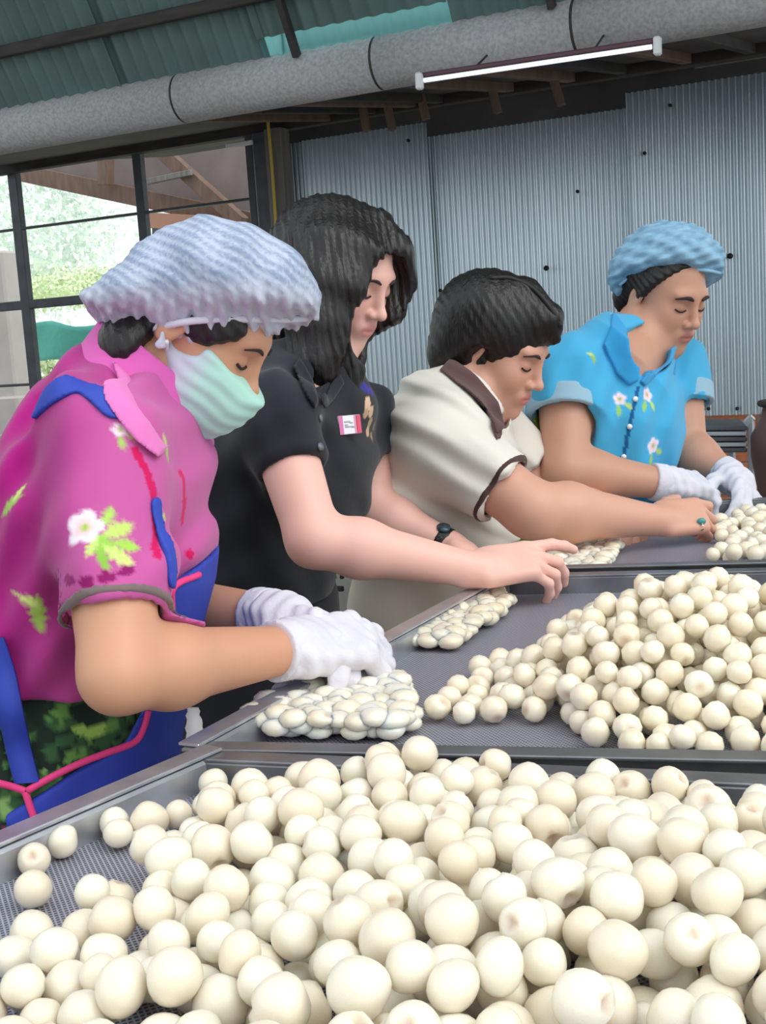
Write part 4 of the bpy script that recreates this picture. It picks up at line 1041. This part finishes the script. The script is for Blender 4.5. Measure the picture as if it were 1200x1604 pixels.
    cut = h.ell((.07*sc, .012*sc, -.005*sc), (.05*sc, .030*sc, .030*sc)); mk = sub(mk, cut, .006)
    mk = disp(mk, waves((nz(h.Z+h.Y*.1), .015, .5, 1)), .0007)
    mL = nz(h.Y)
    def mpaint(V, col):
        q = h.loc(V)/sc; t = np.clip((q[:, 1]-.03)/.035, 0, 1)[:, None]; return lin((206, 212, 228))*(1-t)+lin((182, 230, 216))*t
    mo = sdf_obj('face_mask', mk, .0024, cloth('mask_tissue', (200, .15, .0008)), root, paint=mpaint, base=(180, 230, 214))
    def hp_(x, y): return hit(uni(hs, hair, k=.01), x, y)+T*.002
    tube('ear_loop', spline([hp_(262, 535), hp_(261, 555), hp_(258, 575)], 12), .0022, m_white, mo, seg=6)
    return root
build_first()

# ---------------------------------------------------------------- 2: black polo shirt, long dark hair
def build_second():
    fb = nz(u*1.0); lat = v
    h = Fr(P(532, 424, 1.78), R*.76-U*.52+T*.40); sc = .87; hs = head_sdf(h, sc, .93)
    sp = [P(392, 985, 1.80), P(402, 850, 1.79), P(440, 730, 1.78), P(475, 640, 1.78), P(500, 590, 1.78)]
    rd = [(.11, .075), (.125, .082), (.15, .105), (.13, .08), (.05, .046)]
    tor = loft(sp, rd, lat, .04)
    neck = cone(P(502, 592, 1.78), h.p(0, -.02, -.06), .043, .043)
    sR, eR, wR = P(432, 655, 1.60), P(492, 845, 1.54), P(742, 893, 1.59)
    sL, eL, wL = P(560, 650, 1.92), P(585, 800, 1.90), P(705, 855, 1.86)
    aR = arm_sdf(sR, eR, wR, (.043, .0345, .036, .0225)); aL = arm_sdf(sL, eL, wL, (.043, .034, .034, .0225))
    cv = [(.5, .55, .3), (.95, .85, .5), (1.0, .9, .5), (.95, .9, .5)]
    hR = hand_sdf(wR, P(828, 878, 1.60)-wR, U*.75+T*.65, F*.9+R*.2+U*.3, [(.18, .3, .2), (.55, .6, .35), (.7, .7, .4), (.75, .7, .4)], .90, .10, (.8, .5, -.35))
    hL = hand_sdf(wL, P(770, 885, 1.83)-wL, U*.85+F*.2, T, [(.4, .5, .3)]*4, .9, .05)
    body = uni(uni(hs, neck, k=.025), tor, aR, aL, k=.028); body = uni(body, hR, hL, k=.012)
    root = person('person in a black polo shirt with long dark hair and a name sticker', (236, 186, 172), body, skin_paint(h, sc, (200, 104, 108), (232, 160, 150)), ground(sp[0]), 'fair_skin')
    face_parts(root, h, hs, sc, m_brow, m_lash, .0026)
    shirt = loft([P(388, 1000, 1.80)]+sp[1:4]+[P(492, 615, 1.78)], [(.155, .104)]+[(a+.019, b+.016) for a, b in rd[1:4]]+[(.075, .062)], lat, .05)
    slR, cR, dR = clip_sleeve(sR, eR, .40, .062, .047); slL, cL, dL = clip_sleeve(sL, eL, .42, .06, .046)
    shirt = uni(shirt, slR, slL, k=.04)
    shirt = disp(shirt, waves((nz(R*.5-U), .075, .6, 1.0), (nz(R+U*.4), .05, 2.1, .6)), .0032)
    shirt = cover(shirt, tor, aR, cR, dR, aL, cL, dL)
    shirt = inter(shirt, plane(P(410, 953, 1.75), -zz), .004)
    shirt = sub(shirt, cone(cR-dR*.03, eR, .038, .0385), .003); shirt = sub(shirt, cone(cL-dL*.03, eL, .038, .0385), .003)
    vn = hit(uni(tor, neck), 487, 592)
    shirt = sub(shirt, cone(P(500, 560, 1.70), P(497, 612, 1.66), .030, .004), .004)
    em = [(x, y, c, r) for x, y, c, r in ((574, 607, (52, 44, 150), .0085), (582, 612, (60, 40, 140), .007), (568, 605, (46, 40, 140), .006), (577, 632, (226, 190, 160), .008), (582, 645, (212, 178, 148), .007), (574, 648, (196, 160, 130), .006), (580, 662, (170, 150, 110), .006), (586, 668, (120, 100, 70), .005), (576, 676, (205, 170, 140), .006), (582, 684, (150, 128, 96), .005))]
    ep = [(hit(shirt, x, y), c, r) for x, y, c, r in em]
    def paint(V, col):
        for q, c, r in ep:
            if q is None: continue
            k = np.linalg.norm(V-q, axis=1) < r*1.35; col[k] = lin(c)
        return col
    sdf_obj('shirt', shirt, .0036, cloth('black_pique'), root, paint=paint, base=(34, 37, 44))
    # open collar and placket
    for pl in ([(470, 560), (488, 590), (500, 628), (494, 640), (476, 612), (460, 575)], [(503, 625), (520, 600), (532, 585), (540, 600), (524, 625), (508, 640)]):
        try:
            f_, _ = patch('collar_flap', uni(shirt, neck, k=.02), pl, .007, None, root, sp[3], R, U); sdf_obj('collar_flap', f_, .0028, cloth('black_collar'), root, base=(30, 33, 40))
        except Exception as e_: print('collar', e_)
    for y in (655, 700):
        q = hit(shirt, 501, y)
        if q is not None: n = normal(shirt, q); tube('button', [q, q+n*.0025], .0052, mat('grey_button', (110, 116, 124), rough=.3), root, seg=10)
    # sticker with its pale writing panel
    q = hit(shirt, 542, 666); n = nz(normal(shirt, q)+T*.7-U*.1); q = q+n*.004; X = nz(np.cross(U, n)); Y = np.cross(n, X); ts = 1.78/FPX*.93
    X = nz(X*1+Y*.12); Y = np.cross(n, X)
    st = bevel_box('name_sticker', q+n*.004, X*22*ts, Y*15*ts, n*.0012, mat('white_sticker', (236, 232, 240), rough=.4), root, bev=.001)
    for x0, wd, c in ((-17.5, 4, (214, 120, 170)), (17, 5, (220, 80, 110)), (12, 3, (232, 150, 180))):
        bevel_box('sticker_edge', q+n*.0056+X*x0*ts, X*wd*ts, Y*14.6*ts, n*.0003, mat('pink_print', c, rough=.4), st, bev=.0001)
    for a, b, l in ((-5, 5, 6), (3, 3, 3), (-2, -3, 8), (6, -4, 2.5), (-7, 0, 3)):
        bevel_box('print_line', q+n*.0057+X*a*ts+Y*b*ts, X*l*ts, Y*1.1*ts, n*.0003, mat('grey_print', (168, 176, 186), rough=.5), st, bev=.0001)
    legs('trousers', sp[0]+zz*.02, lat, cloth('black_trousers'), None, root, (30, 32, 38), .075, (.092, .066, .058))
    # wrist watch on the left arm
    d = nz(wL-eL); wc = wL-d*.012
    band = sub(inter(inter(cone(wc-d*.05, wc+d*.05, .0265, .0255), plane(wc-d*.009, -d)), plane(wc+d*.009, d)), cone(wc-d*.06, wc+d*.06, .0232, .0232))
    wb = sdf_obj('watch', band, .002, mat('black_strap', (22, 24, 28), rough=.4), root, base=None)
    f_ = wc+nz(U*.8+T*.5)*.0265; tube('watch_face', [f_-nz(U*.8+T*.5)*.002, f_+nz(U*.8+T*.5)*.003], .0105, mat('watch_glass', (60, 78, 92), rough=.15), wb, seg=18)
    # hair: cap, back, near and far curtains, fringe
    px = lambda x, y, Z: P(x, y, Z)
    cap = uni(h.ell((0, -.018*sc, .030*sc), (.092*sc, .110*sc, .088*sc)), cone(px(505, 480, 1.80), px(515, 560, 1.80), .085, .055), k=.05)
    near = loft([px(535, 382, 1.69), px(518, 440, 1.68), px(497, 505, 1.685), px(490, 570, 1.69), px(510, 615, 1.70)], [(.05, .02), (.046, .018), (.040, .022), (.036, .022), (.012, .008)], R, .03)
    lock = loft([px(530, 545, 1.72), px(548, 580, 1.73), px(556, 618, 1.72)], [(.026, .022), (.022, .016), (.006, .005)], R, .02)
    far = loft([px(598, 352, 1.79), px(625, 395, 1.79), px(631, 440, 1.80), px(612, 485, 1.81), px(588, 515, 1.82)], [(.014, .05), (.016, .05), (.015, .045), (.016, .035), (.008, .015)], R, .03)
    back = loft([px(478, 400, 1.80), px(468, 480, 1.82), px(470, 560, 1.83)], [(.05, .08), (.05, .08), (.04, .05)], R, .03)
    hair = uni(uni(cap, near, back, k=.045), far, k=.025); hair = uni(hair, lock, k=.015)
    face = uni(h.ell((.022, .098*sc, -.045*sc), (.052, .064, .074)), h.ell((-.006, .105*sc, .02*sc), (.044, .058, .045)), k=.02)
    hair = sub(hair, face, .008)
    st_ = waves((nz(R*.9+U*.15), .011, 0, 1.0), (nz(R+T*.4), .024, 1, 1.0))
    sdf_obj('hair', disp(hair, st_, .0011), .0028, m_hair, root)
    return root
build_second()

# ---------------------------------------------------------------- 3: white polo shirt, short dark hair
def build_third():
    lat = nz(v+zz*.38)
    h = Fr(P(780, 541, 2.05), R*.78-U*.50+T*.37); sc = .9; hs = head_sdf(h, sc, 1.05)
    sp = [P(668, 880, 2.12), P(655, 800, 2.10), P(690, 720, 2.07), P(705, 655, 2.05), P(728, 620, 2.05)]
    rd = [(.11, .08), (.14, .105), (.155, .105), (.125, .072), (.055, .05)]
    tor = loft(sp, rd, lat, .04); neck = cone(P(728, 622, 2.05), h.p(0, -.02, -.06), .047, .046)
    sR, eR, wR = P(690, 690, 1.90), P(832, 798, 1.84), P(1028, 815, 1.95)
    sL, eL, wL = P(760, 670, 2.20), P(850, 768, 2.20), P(972, 808, 2.10)
    aR = arm_sdf(sR, eR, wR, (.052, .043, .0445, .0245)); aL = arm_sdf(sL, eL, wL, (.05, .04, .04, .024))
    hR = hand_sdf(wR, P(1090, 808, 1.97)-wR, U*.55+T*.8, F*.8+U*.5, [(.5, .7, .4), (.75, .85, .5), (.85, .9, .5), (.9, .9, .5)], .92, .08)
    hL = hand_sdf(wL, P(990, 842, 2.02)-wL, U*.8+R*.3, T, [(.4, .5, .3)]*4, .88, .05)
    body = uni(uni(hs, neck, k=.025), tor, aR, aL, k=.028); body = uni(body, hR, hL, k=.012)
    root = person('person in a white polo shirt with brown collar and short black hair', (212, 160, 138), body, skin_paint(h, sc, (196, 100, 106), (214, 150, 128)), ground(sp[0]), 'warm_skin')
    face_parts(root, h, hs, sc, m_brow, m_lash, .003)
    shirt = loft([P(660, 870, 2.10)]+sp[1:4]+[P(718, 636, 2.05)], [(.178, .140)]+[(a+.017, b+.014) for a, b in rd[1:4]]+[(.07, .056)], lat, .05)
    tail = loft([P(700, 800, 2.06), P(730, 880, 2.06)], [(.13, .075), (.14, .085)], lat, .03)
    shirt = uni(shirt, tail, k=.04)
    slR, cR, dR = clip_sleeve(sR+U*.0, eR, .70, .078, .058); slL, cL, dL = clip_sleeve(sL, eL, .7, .07, .058)
    shirt = uni(shirt, slR, slL, k=.05)
    shirt = disp(shirt, waves((nz(R*.55+U*.9), .062, .4, 1.0), (nz(R*.4+U), .10, 2.0, .9), (nz(R*.5+U*.9), .034, 1, .4)), .0042)
    shirt = cover(shirt, tor, aR, cR, dR, aL, cL, dL)
    hem = P(700, 866, 2.0); shirt = inter(shirt, plane(hem, -zz), .004)
    shirt = sub(shirt, cone(cR-dR*.04, eR, .051, .049), .003); shirt = sub(shirt, cone(cL-dL*.03, eL, .046, .046), .003)
    shirt = neck_hole(shirt, P(745, 645, 2.04), h, .058, .095)
    sdf_obj('shirt', shirt, .0036, cloth('white_jersey'), root, base=(222, 218, 208))
    sdf_obj('sleeve_piping', trim(shirt, cR, dR, .006, r=.075), .002, cloth('brown_rib'), root, base=(74, 52, 50), label='dark brown edging of the sleeve')
    nb = P(716, 640, 2.05); nax = nz(h.p(0, -.02, -.06)-P(728, 622, 2.05))
    ring = sub(cone(nb-nax*.01, nb+nax*.085, .082, .062), cone(nb-nax*.03, nb+nax*.12, .074, .054))
    ring = inter(ring, plane(nb+nax*.058, nax+R*.15), .002); sdf_obj('collar', ring, .0028, cloth('brown_collar'), root, base=(92, 66, 66), label='dark brown knitted collar')
    f_, _ = patch('collar_flap', uni(shirt, grow(neck, .008), k=.01), [(688, 580), (704, 564), (745, 588), (780, 630), (790, 668), (777, 682), (758, 644), (732, 614)], .007, None, root, sp[3], R, U)
    sdf_obj('collar_flap', f_, .0028, cloth('brown_collar'), root, base=(92, 66, 66), label='dark brown knitted collar')
    f_, _ = patch('placket', uni(shirt, neck, k=.02), [(768, 662), (777, 660), (786, 682), (778, 690)], .005, None, root, sp[3], R, U)
    sdf_obj('placket', f_, .0028, cloth('brown_collar'), root, base=(92, 66, 66), label='dark brown placket edge')
    for x, y in ((779, 684),):
        q = hit(shirt, x, y)
        if q is not None: n = normal(shirt, q); tube('button', [q, q+n*.003], .005, m_brow, root, seg=10)
    legs('trousers', P(672, 915, 2.12), lat, cloth('cream_twill'), None, root, (206, 198, 182), .095, (.098, .075, .085))
    d = nz(P(1090, 808, 1.97)-wR)
    rg_ = P(1099, 818, 1.925); q = hit(hR, 1098, 818)
    if q is not None:
        n = normal(hR, q); rr = sdf_obj('ring', sub(ell(q-n*.006, (.0105, .0105, .0035), [U, n, np.cross(U, n)]), ell(q-n*.006, (.0085, .0085, .02), [U, n, np.cross(U, n)])), .0015, mat('silver_ring', (200, 200, 205), rough=.25, metal=.9), root)
        sdf_obj('gemstone', ell(q+n*.003, (.0075, .0055, .004), [R, U, T]), .0014, mat('turquoise_stone', (70, 150, 150), rough=.2), rr)
    cap = h.ell((0, -.022*sc, .034*sc), (.089*sc, .108*sc, .092*sc))
    bob = uni(cap, ell(P(755, 500, 2.06), (.078, .072, .09), [R, U, T]), ell(P(722, 545, 2.06), (.048, .050, .065), [R, U, T]), k=.04)
    frg = loft([P(820, 462, 2.0), P(858, 500, 1.99), P(872, 532, 2.0)], [(.03, .022), (.020, .020), (.006, .008)], R, .03)
    bob = uni(bob, frg, k=.03)
    nape = loft([P(715, 560, 2.06), P(735, 605, 2.05)], [(.045, .04), (.03, .03)], R, .02); bob = uni(bob, nape, k=.03)
    bob = sub(bob, uni(h.ell((0, .115*sc, -.045*sc), (.07, .062, .084)), h.ell((.05, .075*sc, -.075*sc), (.05, .055, .062)), h.ell((.078, .012, -.018), (.02, .018, .022)), k=.02), .008)
    hr = disp(bob, waves((nz(U*.5+R*.9), .014, 0, 1), (nz(R-U*.2), .03, 1, .8)), .0007)
    ho = sdf_obj('hair', hr, .0028, m_hair, root)
    bp_ = [x for x in (hit(bob, px_, py_) for px_, py_ in ((768, 436), (800, 436), (835, 452), (862, 482), (878, 512))) if x is not None]
    if len(bp_) > 2: tube('hair_band', spline(bp_, 24), .004, m_black, ho, seg=8)
    return root
build_third()

# ---------------------------------------------------------------- 4: blue floral shirt, blue hairnet, white gloves
def build_fourth():
    fb = nz(R*.80+T*.60); fb[2] = 0; fb = nz(fb); lat = nz(np.cross(zz, fb)+zz*.22)
    h = Fr(P(1040, 458, 2.35), R*.55-U*.50+T*.67); sc = .9; hs = head_sdf(h, sc, 1.06)
    sp = [P(905, 900, 2.40), P(925, 780, 2.39), P(955, 650, 2.37), P(975, 570, 2.36), P(1000, 535, 2.36)]
    rd = [(.11, .085), (.155, .112), (.175, .118), (.14, .078), (.06, .055)]
    tor = loft(sp, rd, lat, .04); neck = cone(P(1000, 540, 2.36), h.p(0, -.02, -.06), .053, .052)
    sR, eR, wR = P(885, 592, 2.24), P(886, 738, 2.16), P(1035, 756, 2.20)
    sL, eL, wL = P(1060, 575, 2.46), P(1075, 705, 2.42), P(1140, 745, 2.34)
    aR = arm_sdf(sR, eR, wR, (.052, .041, .042, .027)); aL = arm_sdf(sL, eL, wL, (.05, .04, .041, .027))
    hR = hand_sdf(wR, P(1115, 760, 2.24)-wR, U*.85+T*.45, F*.9, [(.5, .6, .4), (.6, .7, .4), (.65, .7, .4), (.7, .7, .4)], 1.0, .06)
    hL = hand_sdf(wL, P(1172, 775, 2.26)-wL, U*.7+R*.5, T, [(.5, .6, .3)]*4, 1.0, .06)
    body = uni(uni(hs, neck, k=.025), tor, aR, aL, k=.028); body = uni(body, grow(hR, -.003), grow(hL, -.003), k=.012)
    root = person('person in a bright blue floral shirt with a light blue hairnet', (198, 148, 124), body, skin_paint(h, sc, (176, 92, 88)), ground(sp[0]), 'brown_skin')
    face_parts(root, h, hs, sc, m_brow, m_lash, .0042)
    shirt = loft([P(900, 885, 2.39)]+sp[1:4]+[P(990, 556, 2.36)], [(.20, .15)]+[(a+.018, b+.015) for a, b in rd[1:4]]+[(.07, .06)], lat, .05)
    slR, cR, dR = clip_sleeve(sR, eR, .42, .078, .064); slL, cL, dL = clip_sleeve(sL, eL, .44, .07, .060)
    shirt = uni(shirt, slR, slL, k=.035)
    shirt = disp(shirt, waves((nz(R+U*.2), .085, .4, 1.0), (nz(R*.9-U*.5), .05, 2.0, .6)), .0042)
    shirt = cover(shirt, tor, aR, cR, dR, aL, cL, dL)
    shirt = inter(shirt, plane(P(900, 872, 2.2), -zz), .004)
    shirt = sub(shirt, cone(cR-dR*.05, eR, .056, .052), .003); shirt = sub(shirt, cone(cL-dL*.04, eL, .051, .05), .003)
    shirt = neck_hole(shirt, P(1005, 560, 2.33), h, .055, .085)
    shirt = sub(shirt, cone(P(1020, 540, 2.22), P(1000, 602, 2.22), .056, .006), .005); shirt = sub(shirt, cone(P(1020, 543, 2.20), P(1016, 548, 2.32), .05, .046), .006)
    an = []
    for x, y, s_, kd, rot in ((972, 628, .020, 'flower', .3), (1014, 622, .022, 'flower', -.2), (1024, 702, .026, 'flower', .5), (924, 682, .014, 'flower', 0), (868, 735, .03, 'leaf', .4), (838, 665, .028, 'leaf', .8), (850, 700, .02, 'leaf', 2), (820, 850, .05, 'leaf', .1), (850, 850, .04, 'leaf', 1.2), (835, 862, .04, 'leaf', 2.2), (862, 842, .03, 'leaf', .4), (960, 772, .02, 'leaf', .5), (985, 782, .02, 'leaf', 1.5), (930, 560, .014, 'leaf', 1)):
        q = hit(shirt, x, y)
        if q is not None: an.append((q, normal(shirt, q), s_, kd, rot))
    pk = [x for x in (hit(shirt, x, y) for x, y in ((1000, 608), (990, 650), (980, 700), (974, 750), (970, 800))) if x is not None]; pk = spline(pk, 60)
    def paint(V, col):
        for a in an: motif(V, col, a[0], a[1], zz, a[2], a[3], a[4])
        for q in pk:
            k = np.linalg.norm(V-q, axis=1) < .0042; col[k] = lin((20, 92, 150))
        return col
    sdf_obj('shirt', shirt, .0036, cloth('blue_cotton'), root, paint=paint, base=(70, 172, 218))
    for cc, dd, r0 in ((cR, dR, .066), (cL, dL, .062)):
        cu = sub(cone(cc-dd*.036, cc+dd*.004, r0+.006, r0+.004), cone(cc-dd*.05, cc+dd*.05, r0-.006, r0-.007)); cu = inter(inter(cu, plane(cc-dd*.034, -dd), .002), plane(cc+dd*.004, dd), .002)
        sdf_obj('rolled_cuff', cu, .0028, cloth('pale_blue_lining'), root, base=(150, 186, 206), label='pale blue rolled sleeve cuff')
    for pl in ([(958, 490), (985, 560), (1000, 596), (985, 604), (965, 585), (945, 540)], [(1002, 598), (1022, 562), (1048, 548), (1052, 566), (1030, 584), (1010, 606)]):
        f_, _ = patch('collar_flap', uni(shirt, grow(neck, .004), k=.02), pl, .007, None, root, sp[3], R, U); sdf_obj('collar_flap', f_, .0028, cloth('blue_collar'), root, base=(52, 152, 208))
    nb = P(990, 562, 2.36); nax = nz(h.p(0, -.02, -.06)-P(1000, 540, 2.36))
    ring = sub(cone(nb-nax*.01, nb+nax*.10, .088, .066), cone(nb-nax*.03, nb+nax*.13, .080, .058)); ring = inter(ring, plane(nb+nax*.055, nax+R*.30-U*.0+T*.35), .002); ring = sub(ring, cone(P(1022, 535, 2.20), P(1002, 590, 2.22), .075, .02), .003); ring = sub(ring, cone(P(1024, 540, 2.16), P(1020, 545, 2.32), .07, .06), .003)
    sdf_obj('collar', ring, .003, cloth('blue_collar'), root, base=(52, 152, 208))
    q = hit(shirt, 1043, 571)
    if q is not None: n = normal(shirt, q); bevel_box('badge', q+n*.004, nz(np.cross(U, n))*.008, U*.008, n*.003, mat('navy_badge', (20, 60, 100), rough=.4), root, bev=.001)
    for y in (625, 668, 715, 762):
        q = hit(shirt, 1000-(y-608)*.2-2, y)
        if q is not None: n = normal(shirt, q); tube('button', [q, q+n*.003], .005, m_white, root, seg=10)
    legs('trousers', sp[0], lat, cloth('dark_blue_trousers'), None, root, (44, 52, 74), .085, (.095, .07, .06), foot_dir=fb)
    for hd, w_, e_ in ((hR, wR, eR), (hL, wL, eL)):
        d = nz(w_-e_); g = grow(hd, .003); g = uni(g, cone(w_-d*.014, w_+d*.03, .032, .030), k=.012)
        g = disp(g, waves((nz(d+U*.4), .018, 0, 1), (nz(U+R*.2), .024, 1, .8)), .001)
        g = inter(g, plane(w_-d*.014, -d)); gl = sdf_obj('glove', g, .0028, m_glove, root)
        cu = inter(inter(cone(w_-d*.05, w_+d*.03, .0345, .0345), plane(w_-d*.018, -d)), plane(w_+d*.010, d)); sdf_obj('cuff', cu, .0028, m_glove, gl)
    hair = h.ell((0, -.018*sc, .032*sc), (.083*sc, .100*sc, .088*sc))
    side = uni(hair, h.ell((.062*sc, .024*sc, .0), (.018, .022, .045)), h.ell((0, -.07*sc, -.03*sc), (.055, .04, .05)), k=.02)
    side = inter(side, uni(h.plane((0, .03, .03), (0, .9, -.55)), h.plane((0, -.02, 0), (0, 1, 0)), k=.01), .006)
    sdf_obj('hair', disp(side, waves((nz(h.Z+h.Y*.4), .012, 0, 1)), .001), .0026, m_hair, root)
    e = lambda x, y, rx, ry, rz, ang, Z=2.35: ell(P(x, y, Z), (rx*Z/FPX, ry*Z/FPX, rz), [math.cos(ang)*R+math.sin(ang)*U, -math.sin(ang)*R+math.cos(ang)*U, T])
    net = uni(e(1055, 408, 78, 56, .105, -.18), e(990, 428, 34, 36, .075, .2), k=.03); net = uni(net, inter(grow(hair, .006), plane(P(1030, 432, 2.35), nz(-U-R*.1))), k=.03)
    net = inter(net, plane(P(1060, 427, 2.30), nz(-U+T*.25-R*.02)), .010)
    net = uni(net, inter(e(985, 440, 26, 28, .06, 0), h.plane((0, -.055, 0), (0, 1, 0))), k=.01)
    net = disp(net, waves((nz(U*.9+R*.5), .028, 0, 1), (nz(U-R*.4), .016, 1, .7)), .0022)
    no = sdf_obj('hairnet', net, .0028, mat('blue_hairnet_gauze', (152, 196, 222), rough=.8, alpha=.9, noise=(45, .6, (104, 150, 186), (1, 1, 3))), root)
    rim = [x for x in (hit(net, px_, py_) for px_, py_ in ((970, 446), (985, 436), (1005, 428), (1040, 426), (1080, 422), (1110, 424), (1128, 428))) if x is not None]
    tube('elastic_band', spline(rim, 36), .0036, mat('blue_band', (150, 196, 222), rough=.8), no, seg=8)
    return root
build_fourth()
